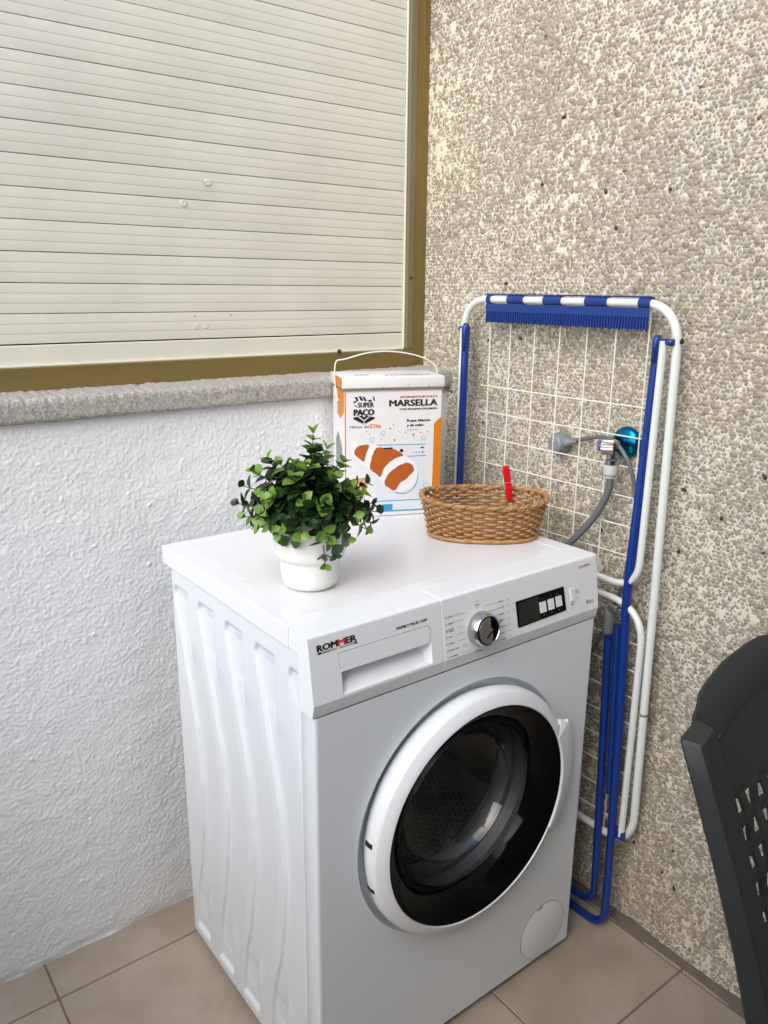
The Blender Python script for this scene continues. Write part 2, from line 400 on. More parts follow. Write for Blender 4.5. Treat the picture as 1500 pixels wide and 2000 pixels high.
# every chip is a small faceted dome; far too many to name one by one -> one part of kind stuff
def chips(y0, y1, z0, z1, pitch, seed, small=False):
    g = np.random.default_rng(seed)
    ny = int((y1-y0)/pitch); nz = int((z1-z0)/(pitch*.88))
    yy_, zz_ = np.meshgrid(np.arange(ny), np.arange(nz))
    cy = y0+(yy_+.5*(zz_ % 2))*pitch+g.normal(0, .16*pitch, yy_.shape); cz = z0+zz_*pitch*.88+g.normal(0, .16*pitch, yy_.shape)
    c = np.stack([cy.ravel(), cz.ravel()], -1); N = len(c)
    r = pitch*np.clip(g.normal(.60, .12, N), .22, .88)
    f1 = smooth_noise((260, 200), 9, 9, 91); f2 = smooth_noise((260, 200), 3, 3, 92)
    iy = ((c[:, 0]+1.1)/1.85*199).astype(int).clip(0, 199); iz = (c[:, 1]/2.2*259).astype(int).clip(0, 259)
    fld = (f1*.6+f2*.4)[iz, iy]; r = r*np.clip(1.05-.13*fld, .72, 1.2)
    keep = g.random(N) > .03+.05*np.clip(fld, 0, 2); c = c[keep]; r = r[keep]; N = len(c)
    K = 5 if small else 6
    if small: r = r*.62
    ang = np.arange(K)[None, :]*2*PI/K+g.uniform(0, 6, (N, 1)); rad = r[:, None]*g.uniform(.68, 1.28, (N, K))
    el = g.uniform(.7, 1.0, (N, 1)); rot = g.uniform(0, PI, (N, 1))
    px = rad*np.cos(ang); py = rad*np.sin(ang)*el
    qy = px*np.cos(rot)-py*np.sin(rot); qz = px*np.sin(rot)+py*np.cos(rot)
    ring = np.stack([np.full((N, K), XW+.0002), c[:, :1]+qy, c[:, 1:]+qz], -1)
    top = np.stack([np.broadcast_to(XW-.0008-g.uniform(-.00025, .0003, (N, 1)), (N, K)), c[:, :1]+qy*.84, c[:, 1:]+qz*.84], -1)
    cen = np.stack([XW-.0010-g.uniform(-.0002, .0003, N), c[:, 0]+g.normal(0, .0005, N), c[:, 1]+g.normal(0, .0005, N)], -1)[:, None, :]
    Vt = np.concatenate([ring, top, cen], 1)          # N, 2K+1
    if small: Vt[:, :, 0] = np.maximum(Vt[:, :, 0]+.00022, XW-.00085)
    base = (np.arange(N)*(2*K+1))[:, None, None]
    k = np.arange(K); l = (k+1) % K
    quads = np.stack([k, K+k, K+l, l], -1)[None]+base; tris = np.stack([K+k, np.full(K, 2*K), K+l], -1)[None]+base
    me = bpy.data.meshes.new('pebble_chips')
    Vf = Vt.reshape(-1, 3).astype(np.float32)
    me.vertices.add(len(Vf)); me.vertices.foreach_set('co', Vf.ravel())
    q = quads.reshape(-1, 4)[:0 if small else None]; t = tris.reshape(-1, 3)
    me.loops.add(q.size+t.size); me.loops.foreach_set('vertex_index', np.concatenate([q.ravel(), t.ravel()]).astype(np.int32))
    me.polygons.add(len(q)+len(t)); ls = np.concatenate([np.arange(len(q))*4, q.size+np.arange(len(t))*3]); me.polygons.foreach_set('loop_start', ls.astype(np.int32))
    me.update(calc_edges=True); me.polygons.foreach_set('use_smooth', [True]*(len(q)+len(t)))
    pal = np.array([(.25, .235, .215), (.20, .19, .175), (.31, .295, .27), (.27, .245, .20), (.38, .36, .33), (.22, .20, .165), (.15, .145, .135), (.55, .53, .49), (.30, .21, .13), (.05, .048, .045)])
    pp = np.array([.22, .17, .16, .14, .10, .10, .05, .04, .015, .005]); ci = g.choice(len(pal), N, p=pp/pp.sum())
    colr = (pal[ci]*.55+np.array([.33, .285, .205])*.45)*1.15*g.uniform(.76, 1.26, (N, 1)); colv = np.concatenate([np.repeat(colr, 2*K+1, 0), np.ones((N*(2*K+1), 1))], 1)
    if small: colv[:, :3] = colv[:, :3]*.55+np.array([.60, .56, .46])*.5*np.repeat(g.uniform(.45, 1.2, (N, 1)), 2*K+1, 0)
    at = me.color_attributes.new('Col', 'FLOAT_COLOR', 'POINT'); at.data.foreach_set('color', colv.astype(np.float32).ravel())
    o = link('pebble_chips', me, M_pebble, pd); o['kind'] = 'stuff'; return N
chips(-.80, .70, .004, 2.13, .0078, 5)
chips(-.70, .68, .01, 2.12, .0062, 6, True)
# the few larger dark, tan or pale stones that can be picked out singly
stone_me = []
for s in range(3):
    g_ = random.Random(s); Vs = []
    ks = [(0, .0030), (.55, .0026), (.9, .0012), (1.0, -.001)]
    pts = [1+g_.uniform(-.2, .2) for _ in range(9)]
    Vs.append((-.0034, 0, 0)); Fs = []
    for j, (rr, h) in enumerate(ks[1:]):
        for k in range(9):
            a = 2*PI*k/9; Vs.append((-h, rr*pts[k]*math.cos(a)*.0048, rr*pts[k]*math.sin(a)*.0042))
    for k in range(9): Fs.append((0, 1+(k+1) % 9, 1+k))
    for j in range(2):
        for k in range(9): a, b = 1+j*9, 1+(j+1)*9; Fs.append((a+k, a+(k+1) % 9, b+(k+1) % 9, b+k))
    for mt in (M_stone_dark, M_stone_tan):
        me = bpy.data.meshes.new('stone'); me.from_pydata(Vs, [], Fs); me.materials.append(mt); me.polygons.foreach_set('use_smooth', [True]*len(me.polygons)); stone_me.append(me)
spots = [(.2715, 1.5779), (-.063, .8157), (.1615, 1.4397), (.1324, 1.3762), (-.1358, .8953), (-.1358, .1388), (-.06, .93), (.40, 1.28), (.35, 1.17), (-.20, .98), (-.24, .62)]
g_ = random.Random(3)
for k in range(64): spots.append((g_.uniform(-.42, .62), g_.uniform(.1, 1.95)))
for k, (y, z) in enumerate(spots):
    o = bpy.data.objects.new('stone', stone_me[(k % 3)*2+(0 if k < 11 or g_.random() < .6 else 1)]); COL.objects.link(o); o.parent = pd
    s = g_.uniform(.6, 1.0) if k >= 11 else 1.05
    o.location = (-.0012, y, z); o.scale = (1, s, s*g_.uniform(.7, 1)); o.rotation_euler = (g_.uniform(0, 3), 0, 0)

# ------------------------------------------------------------------ window with closed roller shutter
win = thing('shuttered_window', 'closed cream roller shutter in a bronze aluminium window frame', 'window', (0, .66, 1.09))
def slat_mesh(x0, x1, bottom=False):
    """local: z 0..0.0512 ; three shallow bands divided by fine grooves, dark interlocking seam below"""
    yF = .6745; h = .0512
    if bottom: pts = [(yF+.004, -.033), (yF-.001, -.0325), (yF-.001, .0485), (yF+.0008, .0500)]
    else:
        pts = []
        edges = [0.0014, .0170, .0182, .0337, .0349, .0498]
        pts.append((yF+.0030, .0006))
        for b0, b1 in ((0.0013, .0170), (.0182, .0337), (.0349, .0504)):
            for k in range(5):
                t = k/4; z = b0+(b1-b0)*t; zz = z/h
                pts.append((yF-.0006*math.sin(PI*zz)-.0002*math.sin(PI*t), z))
            pts.append((yF-.0006*math.sin(PI*(b1+.0006)/h)+.00022, b1+.0006))
        pts.append((yF+.0030, .0510))
    V = []; F = []
    for y, z in pts: V += [(x0, y, z), (x1, y, z)]
    for i in range(len(pts)-1): F.append((2*i, 2*i+1, 2*i+3, 2*i+2))
    me = bpy.data.meshes.new('slat'); me.from_pydata(V, [], F); me.materials.append(M_slat); me.materials.append(M_groove)
    if not bottom:
        for i, p in enumerate(me.polygons):
            zc = p.center.z
            if any(abs(zc-e) < .0005 for e in (.0173, .0179, .0340, .0346)): p.material_index = 1
    return me
sm = slat_mesh(-1.3, .6785); smb = slat_mesh(-1.3, .6785, True)
z0 = 1.1685
slats = []
for k in range(-1, 23):
    o = bpy.data.objects.new('slat', smb if k < 0 else sm); COL.objects.link(o); o.parent = win
    o.location = Vector((0, random.uniform(-.0003, .0003), (z0 if k < 0 else z0+.0514*k)-(0 if k >= 0 else .0514)+(0 if k >= 0 else .0)))-win.location+Vector((0, 0, 0 if k >= 0 else .0))
    slats.append(o)
V, F = boxg(-1.35, .70, .680, .70, 1.12, 2.36); mesh('slat_backing', V, F, M_seam, win, False)
# guide channel, frame members
V, F = boxg(.6795, .6825, .6685, .679, 1.133, 2.35, .0006); mesh('guide_lip', V, F, M_slat, win, False)
V, F = boxg(.6830, .7005, .6600, .69, 1.131, 2.35, .0008); mesh('guide_rail', V, F, M_alu_gold2, win, False)
V, F = boxg(.7007, .7370, .6625, .72, 1.0895, 2.35, .0008); st_ = mesh('frame_stile', V, F, M_alu_gold, win, False)
V, F = boxg(.7180, .7240, .6612, .6640, 1.10, 2.35, .0004); mesh('frame_ridge', V, F, M_alu_gold, win, False)
V, F = boxg(-1.35, .7005, .6560, .72, 1.0900, 1.1300, .001); mesh('frame_rail', V, F, M_alu_gold, win, False)
V, F = boxg(-1.35, .7005, .6545, .6572, 1.0900, 1.1075, .0006); mesh('frame_ridge', V, F, M_alu_gold, win, False)
V, F = boxg(-1.35, .6790, .6660, .678, 1.1302, 1.1330, .0006); mesh('rail_lip', V, F, M_slat, win, False)
lathe('screw', [(.0032, 0), (.0032, .0008), (.0022, .0013), (0, .0014)], (.6920, .6600, 1.2911), (0, -1, 0), (1, 0, 0), M_rubber, win, 16)
V, F = latheg([(.0045, 0), (.0045, .003), (.0035, .005), (0, .0055)], (.488, .6560, 1.1335), (0, -1, 0), (1, 0, 0), 14); mesh('rubber_stop', V, F, M_rubber, win)
V, F = boxg(-1.7, .7375, .62, .80, 2.3505, 2.75); mesh('masonry', V, F, M_plaster_plain, pw, False)
# silicone-filled holes in the slats
def patch(x, z, r, shape, m=M_silicone):
    g = random.Random(int(x*1000)); V = [(x, .6729, z)]; F = []; K = 14
    for j, (rr, y) in enumerate(((.6, .6727), (.85, .6725), (1.0, .6731), (1.04, .6740))):
        for k in range(K):
            a = 2*PI*k/K; q = 1+.16*g.uniform(-1, 1)*(shape); V.append((x+rr*r*q*math.cos(a)*(1.3 if shape else 1), y, z+rr*r*q*math.sin(a)))
    for k in range(K): F.append((0, 1+k, 1+(k+1) % K))
    for j in range(3):
        for k in range(K): a, b = 1+j*K, 1+(j+1)*K; F.append((a+k, b+k, b+(k+1) % K, a+(k+1) % K))
    mesh('silicone_patch', V, F, m, win)
patch(.2019, 1.4579, .0060, 1); patch(.1509, 1.4181, .0068, 0); patch(.1634, 1.193, .0052, 0); patch(.184, 1.1926, .0052, 0)
for x, z in ((.1613, 1.2126), (.2384, 1.2136), (.194, 1.4585)):
    lathe('screw_hole', [(.0022, 0), (.0016, .0012), (0, .0013)], (x, .6738, z), (0, -1, 0), (1, 0, 0), M_groove, win, 12)

# ------------------------------------------------------------------ washing machine
wm = thing('washing_machine', 'white front-loading washing machine in the corner with a black door ring', 'washing machine', (.2985, .24, FLOOR))
W = .597; D = .473; ZB = .7015; ZT = .8189
# cabinet shell (right, back, bottom)
mb = MB(); mb.add(*boxg(.5955, .597, .012, D, 0, .787)); mb.add(*boxg(.004, .5955, D-.003, D, 0, .787)); mb.add(*boxg(.004, .5955, .012, D-.003, 0, .002))
mb.build('cabinet', M_enamel, wm, False)
# embossed side panel
ny, nz = 300, 262
Yg, Zg = np.meshgrid(np.linspace(.034, D, ny), np.linspace(0.0, .789, nz))
gz = [.0, .022, .06, .124, .2, .28, .38, .5, .62, .70, .74, .755, .8]; gy = [.163, .161, .156, .144, .1215, .106, .0965, .107, .139, .159, .170, .163, .163]
Lz = np.interp(Zg, gz, gy)
for _ in range(3): Lz = (np.vstack([Lz[:1], Lz[:-1]])+Lz+np.vstack([Lz[1:], Lz[-1:]]))/3
sm_ = lambda x: np.clip(x, 0, 1)**2*(3-2*np.clip(x, 0, 1))
Hh = np.zeros_like(Yg)
for k in range(-1, 4):
    d = (Lz+.1*k)-Yg                                  # distance inside from the far edge
    left = sm_(d/.0036)
    width = np.where(Zg > .62, .060, np.where(Zg < .14, .062, .060))
    ends = sm_((Zg-.62)/.05)+sm_((.15-Zg)/.05); ends = np.clip(ends, 0, 1)
    soft = np.clip(1-(d-.006)/.075, 0, 1)
    Rr = (.113+.1*k)+.0*Zg
    sharp = np.where(Zg > .4, sm_((Yg-(Rr-.008))/.008), sm_((Yg-(.097+.1*k))/.008))
    right = ends*sharp+(1-ends)*soft
    top = sm_((.757-Zg)/.010); bot = sm_((Zg-.016-np.clip(d, 0, .07)*.05)/.010)
    Hh = np.maximum(Hh, left*right*top*bot*.0062)
    # inner raised tongue at both ends
    dy = Yg-(.118+.1*k)
    tongue = sm_((.150+.1*k-Yg)/.008)*sm_((Yg-(.111+.1*k))/.006)*(sm_((.742-Zg)/.008)*sm_((Zg-.655)/.02)+sm_((.118-Zg)/.01)*sm_((Zg-.05)/.02))
    Hh = Hh+np.where(left > .5, .0016, 0)*tongue*0.9
edge = sm_((Yg-.036)/.004)*sm_((.787-Zg)/.003)
grid_mesh('side_panel', np.stack([.0006+Hh-.0006*edge, Yg, Zg], -1)[:, ::-1], M_enamel, wm)
# front sheet with round door opening, wrapped left and right edges
CX, CZ = .2985, .438
mb = MB(); RO = .2265; seg = 128
rect = (.006, .591, .0015, ZB)
ringp = []; outp = []
for k in range(seg):
    a = 2*PI*k/seg; c, s = math.cos(a), math.sin(a); ringp.append((CX+RO*c, 0, CZ+RO*s))
    t = min([(rect[1]-CX)/c if c > 1e-9 else 1e9, (rect[0]-CX)/c if c < -1e-9 else 1e9, (rect[3]-CZ)/s if s > 1e-9 else 1e9, (rect[2]-CZ)/s if s < -1e-9 else 1e9])
    outp.append((CX+t*c, 0, CZ+t*s))
mb.add(ringp+outp, [(k, k+seg, (k+1) % seg+seg, (k+1) % seg) for k in range(seg)])
for cx_, cz_ in ((rect[0], rect[2]), (rect[1], rect[2]), (rect[0], rect[3]), (rect[1], rect[3])):
    # corner triangle between the two neighbouring boundary points
    pts = sorted(range(seg), key=lambda k: (outp[k][0]-cx_)**2+(outp[k][2]-cz_)**2)
    cand = [k for k in pts[:4]]
    ka = min((k for k in cand if abs(outp[k][0]-cx_) < 1e-6), key=lambda k: abs(outp[k][2]-cz_), default=None)
    kb = min((k for k in cand if abs(outp[k][2]-cz_) < 1e-6), key=lambda k: abs(outp[k][0]-cx_), default=None)
    if ka is not None and kb is not None and ka != kb: mb.add([outp[ka], (cx_, 0, cz_), outp[kb]], [(0, 1, 2)])
def wrap(xe, sgn):
    pr = [(xe+sgn*.006, 0)]+[(xe+sgn*(.006-.006*math.sin(t)), .006-.006*math.cos(t)) for t in [PI/2*i/6 for i in range(1, 7)]]+[(xe, .034), (xe+sgn*.0008, .0352)]
    V = []; F = []
    for x, y in pr: V += [(x, y, .0015), (x, y, ZB)]
    for i in range(len(pr)-1): F.append((2*i, 2*i+1, 2*i+3, 2*i+2))
    mb.add(V, F)
wrap(0.0, 1); wrap(W, -1)
mb.add(*latheg([(RO, 0), (RO-.0008, -.0012), (RO-.0035, -.010), (RO-.010, -.0165), (.168, -.018)], (CX, 0, CZ), (0, -1, 0), (1, 0, 0), seg))
mb.build('front_panel', M_enamel, wm, True, 40)
V, F = boxg(.006, .591, .003, .012, .0, .003); mesh('bottom_lip', V, F, M_dark, wm, False)
# filter cover
fo = lathe('filter_cover', [(.0605, .0), (.0603, .0009), (.0590, .0013), (0, .0013)], (.5150, 0, .0635), (0, -1, 0), (1, 0, 0), M_plastic, wm, 64)
V, F = latheg([(.0612, 0), (.0612, .0006), (.0606, .0006)], (.5150, 0, .0635), (0, -1, 0), (1, 0, 0), 64); mesh('cover_groove', V, F, M_print_grey, fo)
FR0 = Frame((0, 0, 0), (1, 0, 0), (0, 0, 1))      # front plane, normal -y
plate('finger_slot', FR0, [[(.4965, .1165), (.5085, .1210), (.5080, .1234), (.4955, .1188)]], .0010, .0016, M_dark, fo)
# feet
for x, y in ((.04, .05), (.557, .05), (.04, .44), (.557, .44)):
    lathe('foot', [(.018, 0), (.018, .008), (.009, .010), (.009, .016)], (x, y, FLOOR), (0, 0, 1), (1, 0, 0), M_rubber, wm, 20, cap0=True)

# control panel, in two mouldings (drawer side and dial side)
A0 = Vector((0, -.00397, .7225)); VT = Vector((0, .1496, .9887)).normalized()
FP = Frame(A0, (1, 0, 0), VT)                     # n points out of the panel
PLn = .0975
def pan_profile():
    pr = [(.0016, ZB+.0006), (.0008, ZB+.0009), (.0002, ZB+.0024), (-.00397, .7225)]
    for i in range(1, 9): t = PLn*.955*i/8; q = A0+VT*t; pr.append((q.y, q.z))
    # rounded shoulder to the top
    q0 = A0+VT*(PLn*.955)
    for i in range(1, 7):
        a = (PI/2*.92)*i/6; pr.append((q0.y+.0052*(1-math.cos(a))+.0006*i/6, q0.z+.0042*math.sin(a)+.0002))
    pr += [(.024, .8190), (.040, .8192), (.058, .8192), (.0585, .8180), (.0585, .7875), (.0348, .7870), (.0348, ZB+.0006)]
    return pr
PR = pan_profile()
def extr(x0, x1, pr, holes=None):
    mb = MB()
    n = len(pr); e = .0012
    xsx = [(x0, .0012), (x0+.0012, 0.0)]+[(x1-.0012, 0.0), (x1, .0012)]
    V = []
    c = Vector((0, .04, .765))
    for x, off in xsx:
        for y, z in pr:
            d = Vector((0, y, z))-c; d = d.normalized()*off
            V.append((x, y-d.y, z-d.z))
    F = []
    for j in range(3):
        for i in range(n-1): F.append((j*n+i, (j+1)*n+i, (j+1)*n+i+1, j*n+i+1))
    mb.add(V, F)
    mb.add([V[i] for i in range(n)], [tuple(range(n))]); mb.add([V[3*n+i] for i in range(n)], [tuple(range(n))[::-1]])
    return mb
cp = extr(.2325, W+.0012, PR).build('control_panel', M_plastic, wm, True, 15.5)
# drawer moulding with scooped handle recess: face is built as strips round a rectangular hole
hx0, hx1, ht0, ht1 = .0462, .2085, .0035, .0370
dr = MB()
x0, x1 = -.0025, .2313
def prt(t): q = A0+VT*t; return (q.y, q.z)
full = PR
lowpr = [p for p in PR[:3]]+[prt(0)]+[prt(ht0)]
midpr = [prt(ht0), prt(ht1)]
uppr = [prt(ht1)]+[p for p in PR[4:] if p[1] > prt(ht1)[1]+.001]
def strip(xa, xb, pr):
    V = []; n = len(pr)
    for x in (xa, xb): V += [(x, y, z) for y, z in pr]
    dr.add(V, [(i, n+i, n+i+1, i+1) for i in range(n-1)])
strip(x0, x1, lowpr); strip(x0, hx0, midpr); strip(hx1, x1, midpr); strip(x0, x1, uppr)
dr.add([(x0, y, z) for y, z in PR], [tuple(range(len(PR)))]); dr.add([(x1, y, z) for y, z in PR], [tuple(range(len(PR)))[::-1]])
# recess: sloped floor going back, side walls
P_ = lambda x, t, h: tuple(FP.p(x, t, h))
rec = [P_(hx0, ht0, 0), P_(hx1, ht0, 0), P_(hx0+.001, ht0+.004, -.006), P_(hx1-.006, ht0+.004, -.006), P_(hx0+.002, ht1+.004, -.030), P_(hx1-.014, ht1+.004, -.030), P_(hx0, ht1, 0), P_(hx1, ht1, 0), P_(hx0+.002, ht1+.006, -.002), P_(hx1-.002, ht1+.006, -.002)]
dr.add(rec, [(0, 1, 3, 2), (2, 3, 5, 4), (0, 2, 4, 6), (1, 7, 5, 3), (6, 4, 5, 7)])
dw = dr.build('detergent_drawer', M_plastic, wm, True, 15.5)
# raised upper flap of the drawer handle
fl = plate('drawer_flap', FP, [[(.0447, .0635), (.0452, .0372), (.2040, .0366), (.2062, .0560), (.2052, .0615), (.2022, .0632)]], 0, .0014, M_plastic, dw)
plate('flap_outline', FP, [[(.0440, .0645), (.2025, .0642), (.2068, .0620), (.2072, .0560), (.2066, .0560), (.2060, .0616), (.2022, .0636), (.0447, .0639), (.0447, .040), (.0442, .040)]], 0, .0003, M_print_grey, dw)
V, F = boxg(.2300, .2340, .0200, .056, .704, .8120); mesh('panel_gap', V, F, M_print_grey, wm, False)

# maker's name with chevron band
rm = []
for s, xa, w_, m_ in (('ROM', .0112, .0325, M_print_black), ('M', .0447, .0120, M_print_red), ('ER', .0577, .0176, M_print_black)):
    text(FP, s, xa, .0745, .0092, m_, dw, width=w_, bold=.06)
pol = [[(.0112, .0702), (.0172, .0702), (.0186, .0717), (.0172, .0732), (.0112, .0732)]]
def chev(x, w, dirn):
    a = [(x, .0702), (x+w, .0702), (x+w+.0016*dirn, .0717), (x+w, .0732), (x, .0732), (x+.0016*dirn, .0717)]
    return a
pol += [chev(.0190+.0037*i, .0022-.0002*i, 1) for i in range(7)]
pol += [chev(.0600+.0035*i, .0009+.0003*i, -1) for i in range(4)]+[[(.0732, .0702), (.0762, .0702), (.0762, .0732), (.0732, .0732), (.0716, .0717)]]
plate('logo_band', FP, pol, 0, .0004, M_print_black, dw, True)
plate('logo_band', FP, [chev(.0462, .0024, 1), [(.0500, .0702), (.0522, .0702), (.0536, .0717), (.0522, .0732), (.0500, .0732), (.0516, .0717)], chev(.0560, .0022, -1)], 0, .0004, M_print_red, dw, True)
text(FP, 'FAMILY PLUS 1249', .1465, .0713, .0042, M_print_black, dw, width=.057, bold=.05)

# dial
KC = (.3095, .0330)
kn = lathe('knob', [(.0278, .0), (.0282, .002), (.0278, .010), (.0262, .0165), (.0245, .0190), (.0228, .0196), (.0222, .0188)], FP.p(*KC), FP.n, FP.u, M_chrome, cp, 56)
V, F = latheg([(.0222, .0186), (.0222, .0180), (0, .0180)], FP.p(*KC), FP.n, FP.u, 40); mesh('knob_face', V, F, M_gloss_black, kn)
arc = [(KC[0]+.0212*math.cos(a), KC[1]+.0212*math.sin(a)) for a in [R(80+i*10) for i in range(21)]]
half = arc+[(KC[0]+.0052, KC[1]-.0198), (KC[0]+.0075, KC[1]-.004), (KC[0]+.0080, KC[1]+.001), (KC[0]+.0035, KC[1]+.0035)]
plate('knob_grip', FP, [half], .0178, .0206, M_chrome, kn)
plate('knob_pointer', FP, [[(KC[0]-.0065, KC[1]-.0105), (KC[0]-.0050, KC[1]-.0115), (KC[0]+.0072, KC[1]-.0035), (KC[0]+.0066, KC[1]-.0016)]], .0206, .0211, M_gloss_black, kn)
# programme names and pointer lines round the dial
left = ['Rápido 15\'', 'Rápido 60\'', 'Prendas\ndelicadas', 'Mixto', 'Sintético', 'Lavado a mano', 'Centrifugado']
right = ['Algodón', 'Eco 40-60', 'Algodón', 'Algodón\n20°C', 'Ropa bebé', 'Lana', 'Enjuague']
lx = [.2595, .2625, .2610, .2585, .2630, .2705, .2680]
for i, s in enumerate(left):
    t = .0654-.01045*i
    tx = text(FP, s, .2440, t-(.0 if '\n' not in s else -.0014), .0023, M_print_grey, cp, bold=.03, res=1)
    xe = (.2780, .2765, .2755, .2765, .2785, .2830, .2880)[i]
    te = t+.0008
    lines = [[(lx[i], te), (xe, te), (xe, te+.0004), (lx[i], te+.0004)]]
    if i == 0: lines.append([(xe, te), (xe+.0022, te-.0032), (xe+.0026, te-.0030), (xe, te+.0004)])
    if i == 6: lines.append([(xe, te), (xe+.0018, te+.0030), (xe+.0022, te+.0030), (xe, te+.0004)])
    plate('pointer_line', FP, lines, 0, .0004, M_print_grey, cp, True)
    c = (.2400, t+.0009); r1, r2 = .0017, .0013
    if i == 2: plate('programme_icon', FP, [[(c[0]-.001, c[1]-.0022), (c[0]+.001, c[1]-.0022), (c[0]+.001, c[1]+.001), (c[0]+.0004, c[1]+.0022), (c[0]-.0004, c[1]+.0022), (c[0]-.001, c[1]+.001)]], 0, .0004, M_print_black, cp, True)
    else:
        o_ = disc_poly(c, r1, 14); i_ = disc_poly(c, r2, 14)
        plate('programme_icon', FP, [[o_[k], o_[(k+1) % 14], i_[(k+1) % 14], i_[k]] for k in range(14)], 0, .0004, M_print_grey, cp, True)
rx = [.3520, .3515, .3525, .3510, .3530, .3560, .3530]; rs = [.3180, .3260, .3385, .3390, .3385, .3360, .3270]
for i, s in enumerate(right):
    t = .0650-.01045*i
    text(FP, s, rx[i], t+(.0008 if '\n' in s else 0), .0023, M_print_grey, cp, bold=.03, res=1)
    te = t+.0008
    lines = [[(rs[i], te), (rx[i]-.0015, te), (rx[i]-.0015, te+.0004), (rs[i], te+.0004)]]
    if i == 0: lines = [[(.3225, te), (rx[i]-.0015, te), (rx[i]-.0015, te+.0004), (.3225, te+.0004)], [(.3195, te-.0032), (.3225, te), (.3225, te+.0004), (.3190, te-.0030)]]
    plate('pointer_line', FP, lines, 0, .0004, M_print_grey, cp, True)
    c = (.3735, t+.0009); o_ = disc_poly(c, .0016, 12); i_ = disc_poly(c, .0012, 12)
    plate('programme_icon', FP, [[o_[k], o_[(k+1) % 12], i_[(k+1) % 12], i_[k]] for k in range(12)], 0, .0004, M_print_grey, cp, True)
text(FP, 'Apagado', .3058, .0710, .0022, M_print_black, cp, align='C', bold=.02, res=1)
o_ = disc_poly((.3052, .0775), .0021, 14); i_ = disc_poly((.3052, .0775), .0018, 14)
plate('programme_icon', FP, [[o_[k], o_[(k+1) % 14], i_[(k+1) % 14], i_[k]] for k in range(14)], 0, .0004, M_print_grey, cp, True)
plate('programme_icon', FP, [disc_poly((.3055, .0668), .0011, 10)], 0, .0004, M_print_black, cp, True)
text(FP, 'Anti-Alérgico', .2950, -.0030, .0023, M_print_grey, cp, bold=.03, res=1)
# display, buttons
dp = plate('display_panel', FP, [[(.3902, .0562), (.3912, .0572), (.5058, .0578), (.5070, .0568), (.5112, .0158), (.5102, .0146), (.3942, .0124), (.3930, .0134)]], 0, .0010, M_gloss_black, cp)
plate('display_bezel', FP, [[(.3945, .0530), (.4420, .0545), (.4450, .0155), (.3968, .0158)]], .0010, .0014, M_black_plastic, dp)
plate('display_screen', FP, [[(.3965, .0512), (.4400, .0526), (.4428, .0180), (.3986, .0180)]], .0014, .0017, M_display, dp)
for q in ([(.4442, .0433), (.4588, .0433), (.4604, .0250), (.4460, .0250)], [(.4648, .0437), (.4783, .0438), (.4802, .0254), (.4666, .0254)], [(.4843, .0444), (.4980, .0441), (.5000, .0264), (.4860, .0262)]):
    plate('button', FP, [q], .0010, .0028, M_plastic, cp)
for xx_, s in ((.4520, 'Temp.'), (.4715, 'rpm'), (.4895, 'Opciones')): text(FP, s, xx_, .0480, .0016, M_plug, cp, align='C', res=1, lift=.0014)
for xx_ in (.4545, .4735, .4930):
    o_ = disc_poly((xx_, .0205), .0016, 12); i_ = disc_poly((xx_, .0205), .0011, 12)
    plate('button_icon', FP, [[o_[k], o_[(k+1) % 12], i_[(k+1) % 12], i_[k]] for k in range(12)], 0, .0014, M_plug, cp, True)
plate('start_button', FP, [[(.5230, .0495), (.5350, .0492), (.5368, .0275), (.5245, .0275)]], 0, .0022, M_plastic, cp)
plate('start_light', FP, [[(.5262, .0222), (.5310, .0222), (.5312, .0204), (.5266, .0204)]], 0, .0006, M_dark, cp)
text(FP, 'Inicio/\nPausa', .5402, .0415, .0024, M_print_grey, cp, bold=.01, res=1)
text(FP, '8', .5652, .0130, .0080, M_print_black, cp, width=.0048)
text(FP, 'KG', .5722, .0128, .0058, M_print_red, cp, width=.0118, bold=.01)
text(FP, '1200', .5478, .0802, .0046, M_print_grey, cp, width=.0145)
text(FP, 'RPM', .5640, .0802, .0046, M_print_red, cp, width=.0140, bold=.02)

# worktop: raised frame with an inset board
tp = MB(); tp.add(*boxg(-.004, W+.001, .0595, .1060-.020, .787, ZT, .0016)); wt = None
mb = MB()
mb.add(*boxg(-.004, .0330, .0595, .503, .786, ZT, .0018)); mb.add(*boxg(.5640, W+.001, .0595, .503, .786, ZT, .0018))
mb.add(*boxg(.0335, .5635, .0595, .0830, .786, ZT-.0001, .0012)); mb.add(*boxg(.0335, .5635, .4820, .503, .786, ZT-.0001, .0012))
wt = mb.build('worktop_frame', M_top, wm, False)
V, F = boxg(.0336, .5634, .0836, .4815, .80, ZT-.0004, .0008); mesh('worktop_board', V, F, M_inset, wm, False)

# door
dl = lambda prof, m, nm, par, seg=128, sharp=35, **k: lathe(nm, [(r, -y) for r, y in prof], (CX, 0, CZ), (0, -1, 0), (1, 0, 0), m, par, seg, sharp, **k)
door = dl([(.2060, .012), (.2120, .002), (.2155, -.0060), (.2162, -.0130), (.2150, -.0190), (.2122, -.0252), (.2112, -.0266), (.2098, -.0276), (.2060, -.0302), (.2000, -.0335), (.1950, -.0358), (.1930, -.0362), (.1918, -.0340)], M_plastic, 'door', wm, sharp=22)
dl([(.1918, -.0343), (.1900, -.0350), (.1700, -.0275), (.1560, -.0150), (.1480, -.0030), (.1455, .0040)], M_gloss_black, 'door_trim', door)
dl([(.1455, .0035), (.1425, .020), (.1340, .045), (.118, .062), (.09, .072), (.05, .077), (0.0001, .078)], M_glass, 'door_glass', door, 96, 80)
